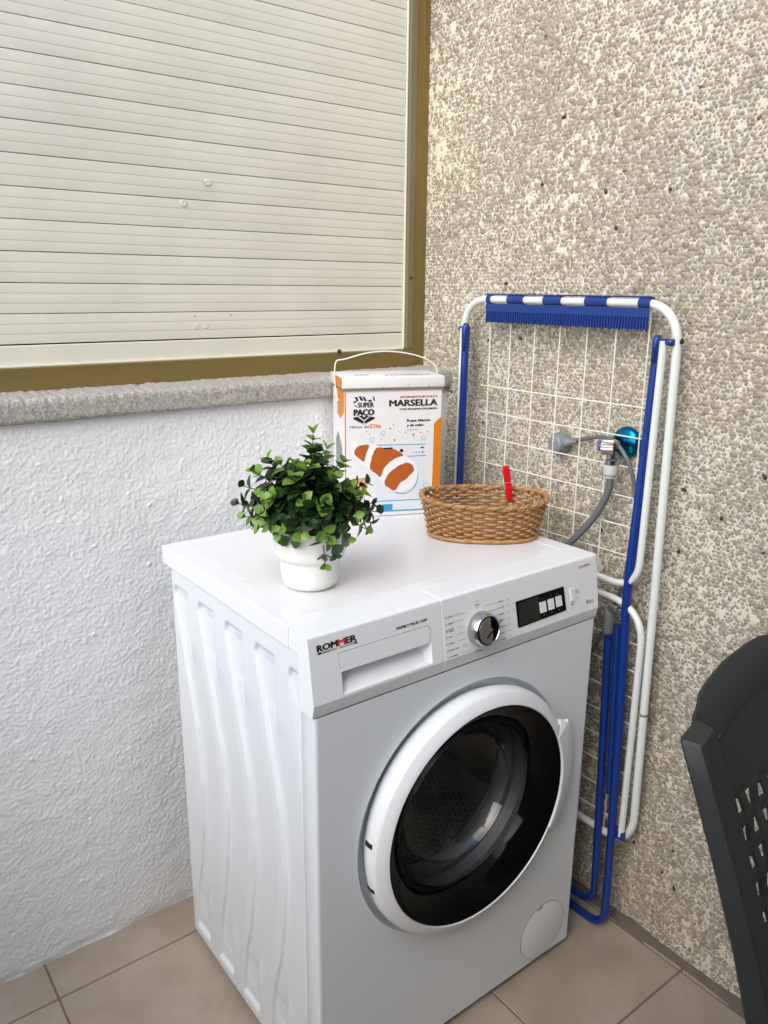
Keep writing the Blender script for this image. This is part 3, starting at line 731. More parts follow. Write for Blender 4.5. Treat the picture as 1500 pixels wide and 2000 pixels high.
# grip on the right of the door ring
ga0, ga1 = R(-30), R(25)
def arcbox(prof, a0, a1, n=40):
    V = []; F = []; K = len(prof)
    for k in range(n+1):
        a = a0+(a1-a0)*k/n; c, s = math.cos(a), math.sin(a)
        V += [(CX+r*c, y, CZ+r*s) for r, y in prof]
    for k in range(n):
        for i in range(K): j = (i+1) % K; F.append((k*K+i, (k+1)*K+i, (k+1)*K+j, k*K+j))
    F.append(tuple(range(K))); F.append(tuple(n*K+i for i in range(K))[::-1]); return V, F
V, F = arcbox([(.1930, -.0367), (.1945, -.0378), (.2290, -.0290), (.2335, -.0265), (.2350, -.0225), (.2330, -.020), (.2160, -.0140), (.1930, -.022)], ga0, ga1)
hd = mesh('door_handle', V, F, M_plastic, door, True, 30)
def wp(r, a, y): return (CX+r*math.cos(R(a)), y, CZ+r*math.sin(R(a)))
mesh('handle_notch', [wp(.1945, 25.0, -.0377), wp(.2300, 25.0, -.0286), wp(.2190, 29.0, -.0262), wp(.1945, 25.0, -.018), wp(.2300, 25.0, -.016), wp(.2150, 29.0, -.014)], [(0, 2, 1), (1, 2, 5, 4), (0, 3, 5, 2)], M_plastic, hd, False)
mesh('handle_gap', [wp(.1937, 25.3, -.0372), wp(.1945, 26.3, -.0372), wp(.2105, 28.9, -.0288), wp(.2105, 28.1, -.0290)], [(0, 3, 2, 1)], M_print_grey, hd, False)
# hinge slots on the left of the ring
for a_ in (172, 194):
    V, F = arcbox([(.2160, -.0195), (.2172, -.0140), (.2168, -.0040), (.2080, -.0030), (.2080, -.017)], R(a_-1.0), R(a_+1.0), 4)
    mesh('hinge_slot', V, F, M_dark, door, False)
# inside: rubber boot, drum rim, drum
dl([(.1690, .016), (.1700, .030), (.1600, .045), (.1655, .060), (.1580, .075), (.1565, .088)], M_gasket, 'door_gasket', wm)
rr = MB(); rr.add(*tubeg([(CX+.1560*math.cos(2*PI*k/96), .088, CZ+.1560*math.sin(2*PI*k/96)) for k in range(96)], .0026, 8, closed=True))
rr.build('drum_rim', M_chrome, wm)
drum = dl([(.1570, .090), (.1900, .094), (.2280, .104), (.2350, .112), (.2350, .395), (.2250, .405), (.1200, .412), (.05, .400), (0.0001, .400)], M_steel, 'drum', wm, 96)
V, F = latheg([(.240, .016), (.240, .42), (0.001, .42)], (CX, 0, CZ), (0, 1, 0), (1, 0, 0), 48); mesh('outer_tub', V, F, M_dark, wm)
# perforations: dimples that stand slightly proud with a dark hole
mb = MB(); mh = MB()
rows = 24; per = 112
for i in range(rows):
    yv = .122+i*.0112
    for k in range(per):
        if (k//9) % 4 == 3: continue
        a = 2*PI*(k+.5*(i % 2))/per; c, s = math.cos(a), math.sin(a)
        cc = Vector((CX+.2345*c, yv, CZ+.2345*s)); nn = Vector((-c, 0, -s)); tt = Vector((-s, 0, c))
        V, F = latheg([(.0036, 0), (.0026, .0008), (.0018, .0004)], cc, nn, tt, 6); mb.add(V, F)
        V, F = latheg([(.0018, .00045), (.00001, .00045)], cc, nn, tt, 6); mh.add(V, F)
for i in range(-20, 21):
    for j in range(-22, 23):
        x = (i+.5*(j % 2))*.0112; z = j*.0097; r_ = math.hypot(x, z)
        if r_ > .215 or r_ < .05: continue
        yb = .405 if r_ > .12 else .402
        a = (math.degrees(math.atan2(z, x))+360) % 120
        if a < 20: continue
        yb = .4065+(.412-.4065)*(.225-r_)/.105 if r_ > .12 else .400+(.412-.400)*(r_-.05)/.07
        V, F = latheg([(.0036, 0.0002), (.0026, .0010), (.0018, .0006)], (CX+x, yb, CZ+z), (0, -1, 0), (1, 0, 0), 6); mb.add(V, F)
        V, F = latheg([(.0018, .00065), (.00001, .00065)], (CX+x, yb, CZ+z), (0, -1, 0), (1, 0, 0), 6); mh.add(V, F)
o = mb.build('drum_dimples', M_steel, drum, True, None); o['kind'] = 'stuff'
o = mh.build('drum_holes', M_dark, drum, False); o['kind'] = 'stuff'
for a_ in (95, 215, 335):     # lifter vanes
    V, F = arcbox([(.2340, .12), (.2340, .39), (.1950, .38), (.1950, .13)], R(a_-5), R(a_+5), 4); mesh('drum_vane', V, F, M_gasket, drum, False)

# ------------------------------------------------------------------ detergent box
BU = Vector((.9255, -.3788, 0)).normalized(); BO = Vector((.3614, .4522, ZT+.0006))
bx = thing('detergent_box', 'white and orange washing powder box with a thin wire handle', 'detergent box', BO)
FB = Frame(BO, BU, (0, 0, 1)); BW = .2006; BD = .108
def bxg(x0, x1, d0, d1, h0, h1, bev, seg=2):
    V, F = boxg(x0, x1, d0, d1, h0, h1, bev, seg); return [tuple(FB.p(x, z, -y)) for x, y, z in V], F
mb = MB(); mb.add(*bxg(0, BW, 0, BD, 0, .2580, .0012)); body = mb.build('box_body', M_box, bx, False)
mb = MB(); mb.add(*bxg(-.0040, BW+.0040, -.0040, BD+.004, .2605, .2825, .0022, 3)); lid = mb.build('box_lid', M_boxl, bx, True, 30)
mb = MB(); mb.add(*bxg(-.0025, BW+.0025, -.0025, BD+.0025, .2560, .2606, .0)); mb.build('lid_edge', M_box_edge, lid, False)
FBs = Frame(BO+FB.n*(-BD), -BU.cross(Vector((0, 0, 1))) if False else FB.n, (0, 0, 1))   # left side: u runs towards the viewer
FBs.n = -BU
FBt = Frame(BO+Vector((0, 0, .2825)), BU, -FB.n)
def pr_(name, polys, lay, m, fr=FB): return plate(name, fr, [mm(p) for p in polys], 0, .0002*lay, m, body, True)
pr_('print_orange_edge', [[(200.9, 201.6), (196.5, 197.5), (190.1, 192.6), (186.5, 188.5), (184.8, 184.3), (184.9, 117), (183.6, 51), (183.3, 2), (200.5, 2), (200.9, 50)]], 1, M_orange)
pr_('print_left_edge', [[(.9, 3), (3.0, 3), (3.6, 253), (.9, 253)]], 1, M_orange)
pr_('print_washer', [[(65.7, 147.8), (168.8, 146.3), (169.0, 10.8), (64.6, 13.5)]], 1, M_ppale)
circle = [(121+33*math.cos(2*PI*k/40), 80+36*math.sin(2*PI*k/40)) for k in range(40)]
pr_('print_door_ring', [circle], 2, M_pline)
pr_('print_door', [[(121+31.5*math.cos(2*PI*k/40), 80.6+34.4*math.sin(2*PI*k/40)) for k in range(40)]], 3, M_ppale)
def fuzzy(P, amp, seed, n=5):
    g = random.Random(seed); out = []
    for i in range(len(P)):
        a = Vector(P[i]); b = Vector(P[(i+1) % len(P)])
        for k in range(n):
            p = a.lerp(b, k/n); d = (b-a); nn_ = Vector((-d.y, d.x)).normalized() if d.length else Vector((0, 0))
            p = p+nn_*g.uniform(-amp, amp); out.append((p.x, p.y))
    return out
def sm2(P, n=4): return [(v.x, v.y) for v in catmull([(x, y, 0) for x, y in P], n, True)]
pr_('print_tail_white', [fuzzy(sm2([(14.0, 136.0), (15.9, 158.8), (28.0, 154.1), (63.8, 147.0), (98.2, 141.9), (121.5, 127.7), (139.2, 114.5), (151.2, 99.5), (151.6, 80.2), (144.1, 61.3), (126.6, 51.6), (107.0, 49.8), (95.3, 54.3), (79.7, 66.8), (69.9, 80.6), (50.8, 98.7), (22.4, 121.6)], 3), .5, 1, 2)], 4, M_pwhite)
pr_('print_tail_stripe', [fuzzy(sm2([(20.9, 138.4), (26.1, 145.7), (35.5, 149.0), (50.6, 147.5), (44.0, 131.0), (40.3, 115.2), (29.9, 122.3), (20.9, 131.1)], 3), .5, 2, 2)], 5, M_rust)
pr_('print_tail_stripe', [fuzzy(sm2([(63.8, 141.4), (82.9, 141.5), (102.0, 137.9), (115.6, 130.6), (121.5, 124.1), (109.9, 121.4), (96.5, 114.4), (87.0, 106.4), (79.4, 96.3), (73.8, 82.4), (66.1, 88.5), (52.7, 99.6), (54.5, 117.4)], 3), .55, 3, 2)], 5, M_rust)
pr_('print_tail_stripe', [fuzzy(sm2([(82.0, 67.6), (89.2, 85.4), (102.5, 98.1), (117.9, 105.9), (129.5, 109.2), (138.4, 105.9), (143.4, 98.0), (143.5, 90.3), (133.9, 81.2), (128.2, 74.7), (116.5, 68.6), (110.8, 60.2), (106.0, 52.8), (97.2, 55.2)], 3), .6, 4, 2)], 5, M_rust)
for q in ([(65.7, 148.1), (168.8, 146.3), (168.8, 144.8), (65.7, 146.5)], [(121.5, 122.8), (169.3, 123.0), (169.4, 121.4), (121.5, 121.3)], [(65.5, 32.5), (180, 31.3), (180, 29.5), (65.5, 30.6)], [(64.4, 12.0), (180, 9.9), (180, 7.1), (64.4, 9.1)]):
    pr_('print_line', [q], 2.5, M_pline)
pr_('print_square', [[(78.1, 24.7), (100.5, 23.9), (99.7, 11.9), (76.3, 12.2)]], 2.7, M_pblue)
pr_('print_dial', [[(x*1000, y*1000) for x, y in disc_poly((.1175, .1342), .0038, 16)]], 3.5, M_print_black)
pr_('print_screen', [[(77.1, 141.8), (98.2, 141.8), (99.2, 138.5), (82.9, 138.5)]], 6, M_print_black)
pr_('print_screen', [[(157.6, 140.2), (164.6, 140.5), (164.7, 137.8), (157.6, 137.7)]], 3.5, M_print_black)
for x, y in [(143.7, 129.4), (149.6, 129.5), (155.1, 129.7), (162.3, 129.5)]: pr_('print_dot', [[(a*1000, b*1000) for a, b in disc_poly((x/1000, y/1000), .0012 if x < 160 else .0019, 8)]], 3.5, M_print_black)
for i, (x, y) in enumerate([(51.4, 170.6), (74.1, 159.0), (93.9, 180.1), (111.1, 173.5), (125.6, 171.1), (142.1, 165.3), (157.5, 169.4), (171.5, 171.1), (102.7, 156.4), (100.5, 187.3), (44.8, 175.8)]):
    g_ = random.Random(i); r_ = g_.uniform(1.2, 2.2)*(1.7 if i in (5, 8) else 1); a0_ = g_.uniform(0, 3)
    pr_('print_flake', [[(x+r_*math.cos(a0_+a)*q, y+r_*math.sin(a0_+a)*(1.5-q*.6)) for a, q in ((0, 1), (1.3, .6), (2.6, 1.1), (4, .5), (5.2, .9))]], 1.5, (M_rust if i % 3 else M_orange) if i not in (9, 10) else M_plug)
for x, y, r_ in [(56.2, 158.7, 5.6), (78.8, 170.8, 5.2), (163.6, 158.8, 5.4), (170.8, 59.8, 7), (35.5, 167.5, 1.6), (158.1, 52.8, 2.6), (92.5, 162.9, 1.2)]:
    pr_('print_bubble', [[(a*1000, b*1000) for a, b in disc_poly((x/1000, y/1000), r_/1000, 18)]], 1.7, M_pbubble)
    pr_('print_bubble', [[(a*1000, b*1000) for a, b in disc_poly((x/1000+.0004, y/1000+.0006), r_*.62/1000, 14)]], 2.0, M_ppale)
pr_('print_badge', [fuzzy([(9.5, 79.1), (22.3, 81.3), (45.1, 82.9), (48.9, 76.1), (45.2, 47.6), (29.9, 44.6), (14, 55)], .6, 9, 3)], 2, M_ppeach)
# emblem over the words, chevron below
for q in ([(17.9, 234.4), (28.0, 239.5), (27.1, 236.0), (19.7, 231.7)], [(20.7, 243.3), (26.2, 245.0), (28.9, 235.9), (25.3, 236.9)], [(28.9, 244.9), (33.6, 245.7), (38.9, 236.7), (33.7, 236.6)], [(36.3, 244.7), (40.9, 243.7), (46.6, 235.5), (41.1, 235.6)], [(47.4, 237.2), (54.9, 238.8), (55.8, 234.4), (49.3, 234.2)], [(57.6, 242.4), (59.5, 245.9), (62.3, 236.0), (59.5, 235.2)], [(18.6, 229.9), (26.2, 226.1), (25.3, 223.3)]):
    pr_('print_emblem', [q], 1.3, M_pdark)
pr_('print_emblem', [[(17.8, 204.2), (27.0, 205.6), (40.1, 195.6), (52.3, 205.5), (62.6, 203.3), (61, 200), (40.1, 189.7), (19, 200.5)]], 1.3, M_pdark)
pr_('print_emblem', [[(29.0, 206.9), (37, 206.9), (40.1, 203.9), (43, 206.9), (51.3, 206.9), (40.1, 198.2)]], 1.3, M_pdark)
pr_('print_emblem', [[(40.1, 195.0), (42.6, 191.6), (37.6, 191.6)]], 1.6, M_box)
text(FB, 'SUPER', .0278, .2236, .0098, M_pdark, body, width=.0315, bold=.04)
text(FB, 'PACO', .0200, .2078, .0125, M_pdark, body, width=.0400, bold=.06)
text(FB, 'Héroe del', .0113, .1828, .0058, M_print_grey, body, width=.0395, bold=.01)
text(FB, 'Dia', .0535, .1822, .0085, M_orange, body, width=.0205, bold=.035)
text(FB, 'DETERGENTE EN POLVO', .1906, .2398, .0042, M_rust, body, width=.077, align='R', bold=.05)
text(FB, 'MARSELLA', .1903, .2240, .0130, M_pdark, body, width=.0985, align='R', bold=.045)
text(FB, 'CON ESCAMAS DE JABÓN', .1904, .2160, .0036, M_pdark, body, width=.078, align='R', bold=.06)
text(FB, 'Ropa blanca', .1281, .1924, .0050, M_pdark, body, width=.048, bold=.06)
text(FB, 'y de color', .1283, .1830, .0050, M_pdark, body, width=.035, bold=.06)
text(FB, '2,75 KG', .1283, .1745, .0030, M_plug, body, width=.022, bold=.01)
text(FBt, 'MARSELLA', .185, .020, .012, M_print_grey, lid, width=.095, align='R', bold=.03, lift=.0004)
text(FBt, 'SUPER', .030, .030, .010, M_print_grey, lid, width=.028, bold=.03, lift=.0004)
# side of the box: orange band, grey marks
plate('print_orange_side', FBs, [[(.045, .205), (.075, .198), (.1075, .215), (.1075, .2555), (.050, .2555)]], 0, .0003, M_orange, body, True)
plate('print_grey_side', FBs, [[(.03, .09), (.085, .10), (.09, .14), (.05, .17), (.03, .15)]], 0, .0003, M_plug, body, True)
plate('print_orange_lid', Frame(FBs.o+BU*(-.0040)+FB.n*.004, FBs.u, (0, 0, 1)) if False else FBs, [[(.04, .262), (.108, .262), (.108, .281), (.05, .281)]], .0, .0043, M_orange, lid, True)
for x, h in ((.078, .2628), (.128, .2655), (.172, .2645), (.098, .2815)):
    plate('lid_dent', Frame(BO+FB.n*.004, BU, (0, 0, 1)), [[(x-.0016, h), (x, h-.001), (x+.0017, h+.0003), (x+.0004, h+.0013)]], 0, .0003, M_rust if x > .15 else M_box_edge, lid, True)
hp = [(.0000, .228, -.050), (-.0045, .245, -.052), (-.0068, .270, -.053), (-.0070, .296, -.053), (-.0035, .3085, -.053), (.0040, .3112, -.053), (.0160, .3130, -.053), (.0530, .3230, -.053), (.0900, .3268, -.053), (.1200, .3255, -.053), (.1490, .3210, -.053), (.1790, .3120, -.053), (.2010, .2985, -.053), (.2070, .283, -.053), (.2062, .250, -.052), (.2010, .228, -.050)]
tube('wire_handle', catmull([FB.p(*q) for q in hp], 6), .00145, M_wire_white, bx, 8)
for s_ in (-1, 1):
    lathe('handle_rivet', [(.0035, 0), (.0035, .0012), (.0018, .002), (0, .0021)], FB.p(0 if s_ < 0 else BW, .228, -.05), BU*s_, (0, 0, 1), M_chrome, bx, 12)

# ------------------------------------------------------------------ potted plant
PX, PY = .1090, .1790
plant = thing('potted_plant', 'small bushy artificial green plant in a white pot', 'potted plant', (PX, PY, ZT+.0004))
Z0 = ZT+.0004
pot = lathe('pot', [(0.0001, 0), (.030, 0), (.037, .0015), (.0425, .0065), (.0446, .014), (.0462, .025), (.0467, .0440), (.0475, .0465), (.0520, .0495), (.0548, .0535), (.0560, .060), (.0570, .090), (.0572, .0945), (.0560, .0960), (.0545, .0945), (.0535, .080), (0.0001, .078)], (PX, PY, Z0), (0, 0, 1), (1, 0, 0), M_pot, plant, 64, 60)
def leaf_mesh(m, curl, wid):
    V = []; F = []; L_ = 1.0
    T = [0, .12, .34, .6, .83, 1.0]; Wd = [.03, .26, .46, .44, .26, .02]
    for t, w in zip(T, Wd):
        w *= wid; z = -curl*t*t; V += [(t, -w, z+w*.35), (t, 0, z), (t, w, z+w*.35)]
    for i in range(len(T)-1):
        for k in range(2): a = i*3+k; F.append((a, a+3, a+4, a+1))
    me = bpy.data.meshes.new('leaf'); me.from_pydata(V, [], F); me.materials.append(m); me.polygons.foreach_set('use_smooth', [True]*len(me.polygons)); return me
leaves = {k: [leaf_mesh(m, c, w) for c, w in ((.10, 1.0), (.25, .85), (-.08, .95))] for k, m in (('d', M_leaf_d), ('m', M_leaf_m), ('l', M_leaf_l))}
leaf_list = []
def add_leaf(p, d, up, size, kind, g):
    X = d.normalized(); Y = up.cross(X); Y = Y.normalized() if Y.length > 1e-4 else Vector((0, 1, 0)); Zv = X.cross(Y)
    Mx = Matrix((X, Y, Zv)).transposed().to_4x4(); Mx = Mx @ Matrix.Diagonal((size, size*g.uniform(.85, 1.1), size, 1)); Mx.translation = p
    leaf_list.append((Mx, leaves[kind][g.randrange(3)]))
g = random.Random(21)
base = Vector((PX, PY, Z0+.080))
tips = []
cR = cr; cB = Vector((-cf.x, -cf.y, 0)).normalized()           # directions used only to describe the bush's shape in the world
def tipW(a, b, z): return Vector((PX, PY, 0))+Vector((.7965, -.6046, 0)).normalized()*a+Vector((-.6066, -.795, 0))*b+Vector((0, 0, z))
spec = [(.008, .0, 1.072), (.030, .01, 1.050), (.004, -.02, 1.045), (-.062, .01, 1.035), (-.082, .03, 1.020), (-.100, .02, .995), (-.108, .03, .970), (-.040, .03, 1.030), (-.020, .05, 1.015), (.055, .0, 1.028), (.070, .03, 1.000), (.085, .02, .985), (.100, .0, .965), (.108, -.01, .950), (.092, .04, .935), (-.095, .05, .955), (-.070, .07, .945), (-.040, .085, .940), (-.005, .09, .940), (.035, .085, .935), (.065, .065, .925), (.045, .070, .905), (.030, .075, .890), (-.085, .02, .935), (-.055, -.05, .99), (.02, -.07, 1.0), (.07, -.05, .97), (-.02, -.08, .97), (-.09, -.04, .96), (.05, -.08, .95), (.0, .06, .985), (.03, .055, .975), (-.055, .06, .985), (.045, .03, 1.01), (-.02, .02, 1.03), (.012, -.05, 1.035), (-.03, .07, .915), (.09, -.03, .99), (.098, .02, .94), (-.065, .055, .965), (.0, .03, 1.03), (.075, .045, .955)]
spec2 = [(g.uniform(-.095, .10), g.uniform(-.06, .08), 0) for _ in range(9)]
spec2 = [(a, b, 1.02-.9*abs(a)**1.2-.35*abs(b)+g.uniform(-.03, .0)) for a, b, _ in spec2]
spec = [(a*.95, b*.9, z-.014) for a, b, z in spec]
for (a, b, z) in spec+spec2:
    tip = tipW(a, b, z); st = base+Vector((g.uniform(-.018, .018), g.uniform(-.018, .018), 0))
    mid = st.lerp(tip, .5)+Vector((0, 0, .018 if z > .93 else .032))
    pts = catmull([st, mid, tip], 6); tube('stem', pts, [.0016-.0009*i/(len(pts)-1) for i in range(len(pts))], M_stem, plant, 5)
    n = len(pts); ph = g.uniform(0, 3)
    L_ = sum((pts[i+1]-pts[i]).length for i in range(n-1)); cnt = max(3, int(L_/.0125))
    for k in range(cnt):
        t = (k+1)/cnt; q = t*(n-1); i = min(int(q), n-2); p = pts[i].lerp(pts[i+1], q-i); ax = (pts[i+1]-pts[i]).normalized()
        if t < .30 or (p.z < Z0+.083 and not (.0 < (p-base).dot(cr) < .06)): continue
        s1 = ax.cross(Vector((.3, .2, 1))).normalized(); s2 = ax.cross(s1)
        ang = ph+k*PI/2+g.uniform(-.3, .3)
        side = s1*math.cos(ang)+s2*math.sin(ang)
        last = k == cnt-1
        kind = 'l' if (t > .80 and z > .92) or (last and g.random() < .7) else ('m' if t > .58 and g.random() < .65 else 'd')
        size = g.uniform(.0180, .0265)*(0.72 if last else 1.0)*(.9 if kind == 'l' else 1)
        for sg in (1, -1):
            d = (side*sg+ax*(.95 if last else .45)+Vector((g.uniform(-.2, .2), g.uniform(-.2, .2), g.uniform(-.05, .25)))).normalized()
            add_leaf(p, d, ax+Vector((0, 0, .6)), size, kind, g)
# inner foliage that fills the core
core = []
for k in range(230):
    a = g.uniform(0, 2*PI); el = g.uniform(-.25, 1.2); r_ = g.uniform(.03, .070)
    p = Vector((PX+r_*math.cos(a)*math.cos(el)*1.05, PY+r_*math.sin(a)*math.cos(el)*1.05, Z0+.118+r_*math.sin(el)*1.0))
    d = Vector((math.cos(a+g.uniform(-.9, .9)), math.sin(a+g.uniform(-.9, .9)), g.uniform(-.3, .7)))
    core.append((p, d))
leaf_list.sort(key=lambda e: (e[0].translation-cam.location).length)
for k, (Mx, me) in enumerate(leaf_list):
    if k < 300:
        o = bpy.data.objects.new('leaf', me); COL.objects.link(o); o.parent = plant; o.matrix_local = Matrix.Translation(-plant.location) @ Mx
mb = MB()
def bake(Mx, me):
    V = [Mx @ v.co for v in me.vertices]; mb.add(V, [tuple(p.vertices) for p in me.polygons])
for Mx, me in leaf_list[300:]: bake(Mx, me)
for p, d in core:
    X = d.normalized(); Y = Vector((g.uniform(-.4, .4), g.uniform(-.4, .4), 1)).cross(X).normalized(); Zv = X.cross(Y)
    Mx = Matrix((X, Y, Zv)).transposed().to_4x4() @ Matrix.Diagonal((.021, .021, .021, 1)); Mx.translation = p; bake(Mx, leaves['d'][0])
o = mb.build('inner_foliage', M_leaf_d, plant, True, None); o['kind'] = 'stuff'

# ------------------------------------------------------------------ wicker basket
BC = Vector((.5150, .2140, ZT+.0004)); BA = Vector((.762, -.648, 0)).normalized(); BB = Vector((.648, .762, 0)).normalized()
bk = thing('wicker_basket', 'oval brown wicker basket standing beside the detergent box', 'basket', BC)
HB = .0650
def oval(t, h, off=0.0):
    k = h/HB; a = .1005+.0155*k+off; b = .0620+.0185*k+off; n_ = 2.35
    c, s = math.cos(t), math.sin(t)
    x = a*abs(c)**(2/n_)*(1 if c >= 0 else -1); y = b*abs(s)**(2/n_)*(1 if s >= 0 else -1)
    return BC+BA*x+BB*y+Vector((0, 0, h+.004+.0035*(k*abs(c)**3)))
ST = 43
mb = MB()
for i in range(ST):
    t = 2*PI*i/ST
    V, F = tubeg([oval(t, h) for h in (0, .02, .045, HB+.001)], .0017, 6); mesh('stake', V, F, M_wicker_d, bk)
g = random.Random(8)
NR = 12
for r_ in range(NR):
    h = .0030+r_*(HB-.004)/(NR-1); pts = []; n = ST*6
    jit = [g.uniform(.75, 1.2) for _ in range(ST+1)]
    dz = [g.uniform(-.0007, .0007) for _ in range(ST+1)]
    for k in range(n):
        u = k/6; i = int(u); f = u-i
        am = (.0034*(jit[i]*(1-f)+jit[i+1]*f)); off = am*math.cos(PI*u*(ST-1)/ST*1.0+PI*(r_ % 2))
        # odd number of stakes: one row closes on itself with a small doubled stroke
        pts.append(oval(2*PI*k/n+.0001, h+dz[i]*(1-f)+dz[i+1]*f, off))
    V, F = tubeg(pts, .0022, 6, closed=True, flat=.75)
    mesh('weaver', V, F, M_wicker, bk)
# plaited rim : slanted strokes
for i in range(ST*2):
    t0 = 2*PI*i/(ST*2); pts = []
    for k in range(7):
        f = k/6; tt = t0+f*2*PI/ST*1.9
        pts.append(oval(tt, HB+.0006+.0050*math.sin(PI*f), .0042*math.cos(PI*f)))
    V, F = tubeg(pts, [.0010, .0019, .0023, .0024, .0023, .0019, .0010], 6); mesh('rim_strand', V, F, M_wicker if i % 3 else M_wicker_d, bk)
pts = [oval(-PI/2+.35+2*PI*k/100, -.0002, .0016) for k in range(101)]
tube('base_rod', pts, .0036, M_wicker, bk, 8)
tube('base_rod', [oval(-PI/2+.10+.05*k, .0004, .0022) for k in range(8)], .0034, M_wicker, bk, 8)
mb = MB(); ring = [oval(2*PI*k/48, .001, -.002) for k in range(48)]
mb.add(ring, [tuple(range(48))]); mb.build('basket_floor', M_wicker_d, bk, False)

# ------------------------------------------------------------------ clothes peg on the basket rim
pk = Vector((.5930, .2250, .8900))
pgt = thing('clothes_peg', 'red plastic clothes peg clipped upright on the wicker basket rim', 'clothes peg', pk)
ax = Vector((-.07, .16, 1)).normalized(); tw = Vector((-.60, -.80, 0)); tw = (tw-ax*tw.dot(ax)).normalized(); sdv = ax.cross(tw)
def pegm(): 
    m_ = Matrix((sdv, tw, ax)).transposed().to_4x4(); m_.translation = pk; return m_
for s_ in (1, -1):
    bm = bmesh.new(); K = [(-.019, .0016, .0036, .0058), (-.012, .0020, .0046, .0062), (0, .0032, .0040, .0064), (.014, .0034, .0050, .0064), (.030, .0052, .0040, .0062), (.044, .0072, .0032, .0060), (.049, .0074, .0022, .0052)]
    V = []; F = []
    for z, c, hd_, hw in K: V += [(-hw, s_*(c-hd_/2), z), (hw, s_*(c-hd_/2), z), (hw, s_*(c+hd_/2), z), (-hw, s_*(c+hd_/2), z)]
    for i in range(len(K)-1):
        for k in range(4): F.append((i*4+k, i*4+(k+1) % 4, i*4+4+(k+1) % 4, i*4+4+k))
    F += [(0, 1, 2, 3), tuple(len(K)*4-4+k for k in range(4))]
    for v in V: bm.verts.new(v)
    bm.verts.ensure_lookup_table()
    for f in F: bm.faces.new([bm.verts[i] for i in f])
    bmesh.ops.recalc_face_normals(bm, faces=bm.faces); bmesh.ops.bevel(bm, geom=bm.edges[:], offset=.0006, segments=1, affect='EDGES')
    bmesh.ops.transform(bm, matrix=pegm(), verts=bm.verts); V, F = bm_out(bm); mesh('peg_arm', V, F, M_red, pgt, False)
pm = pegm()
sp = [(-.0066, .0062, .004), (-.0066, .0066, .016), (-.0040, .0068, .0175), (.0068, .0062, .0165), (.0072, .0, .016), (.0068, -.0062, .0165), (-.0066, -.0066, .016), (-.0068, -.0062, .004), (-.0068, .0, .003)]
tube('peg_spring', catmull([pm @ Vector(q) for q in sp], 4), .0006, M_steelwire, pgt, 6)

# ------------------------------------------------------------------ folding drying rack
rk = thing('drying_rack', 'folded white and blue clothes drying rack leaning against the pebble wall', 'drying rack', (.70, .2, FLOOR))
XR = .700; ZTp = 1.2478
yR = lambda z: -.0405-.016*(1.19-z)/.95      # the frame is a little out of plumb
fr_pts = roundpath([(XR, .481, .20), (XR, .4845, ZTp), (XR, -.0385, ZTp), (XR, -.0570, .2020), ], .075, 10)
low = roundpath([(XR, .481, .21), (XR, .478, .198), (XR, .10, .198), (XR, -.0570, .198), (XR, -.0570, .23)], .055, 8)
outer = roundpath([(XR, .478, .198), (XR, .4845, ZTp), (XR, -.0385, ZTp), (XR, -.0570, .198)], .075, 10, closed=True)
tube('frame', outer, .0078, M_rack, rk, 14, closed=True)
V, F = tubeg([(XR, -.0522, .497), (XR, -.0523, .493)], .0082, 14); mesh('frame_joint', V, F, M_capgrey, rk)
# vertical and horizontal wires
vy = [.4065, .3475, .2815, .2170, .1515, .0870, .0185]
for i, y in enumerate(vy):
    tube('wire', [(XR+.004, y+.001, ZTp-.004), (XR+.0045, y, .9), (XR+.004, y-.004, .198)], .0013, M_wire, rk, 6)
for k in range(16):
    z = 1.068-.0555*k
    if z < .22: break
    y0_, y1_ = .430, -.020 if z < .72 else .012
    tube('wire', [(XR+.0045, y0_, z), (XR+.0045, .2, z-.0008), (XR+.0045, y1_, z)], .0013, M_wire, rk, 6)
# upper wing, folded down
def utube(name, P, r, rad, m, seg=12): return tube(name, roundpath(P, rad, 9), r, m, rk, seg)
XU = .682
utube('wing_frame', [(XU+.004, -.0225, 1.187), (XU, -.0225, .742), (XU, .471, .742), (XU+.004, .4715, 1.187)], .0066, .055, M_rack)
utube('wing_frame', [(.688, -.0380, .222), (.686, -.0400, .45), (.684, -.0405, .7095), (.684, .473, .7095), (.690, .473, .222)], .0066, .075, M_rack)
# pivots
for y, s_ in ((-.0405, -1), (.482, 1)):
    V, F = tubeg([(.688, y-.010*s_*0, 1.185), (.688, y+.016*(-s_), 1.185)], .0060, 12); mesh('pivot', V, F, M_blue, rk)
lathe('bolt', [(.0048, 0), (.0044, .0022), (.002, .0034), (0, .0036)], (.6985, -.0480, 1.187), (0, -1, 0), (1, 0, 0), M_rubber, rk, 12)
lathe('bolt', [(.0040, 0), (.0036, .0020), (0, .003)], (.6930, -.0640, .222), (0, -1, 0), (1, 0, 0), M_rubber, rk, 12)
V, F = boxg(.682, .696, -.046, -.014, .214, .234, .003); mesh('pivot_bracket', V, F, M_blue, rk, False)
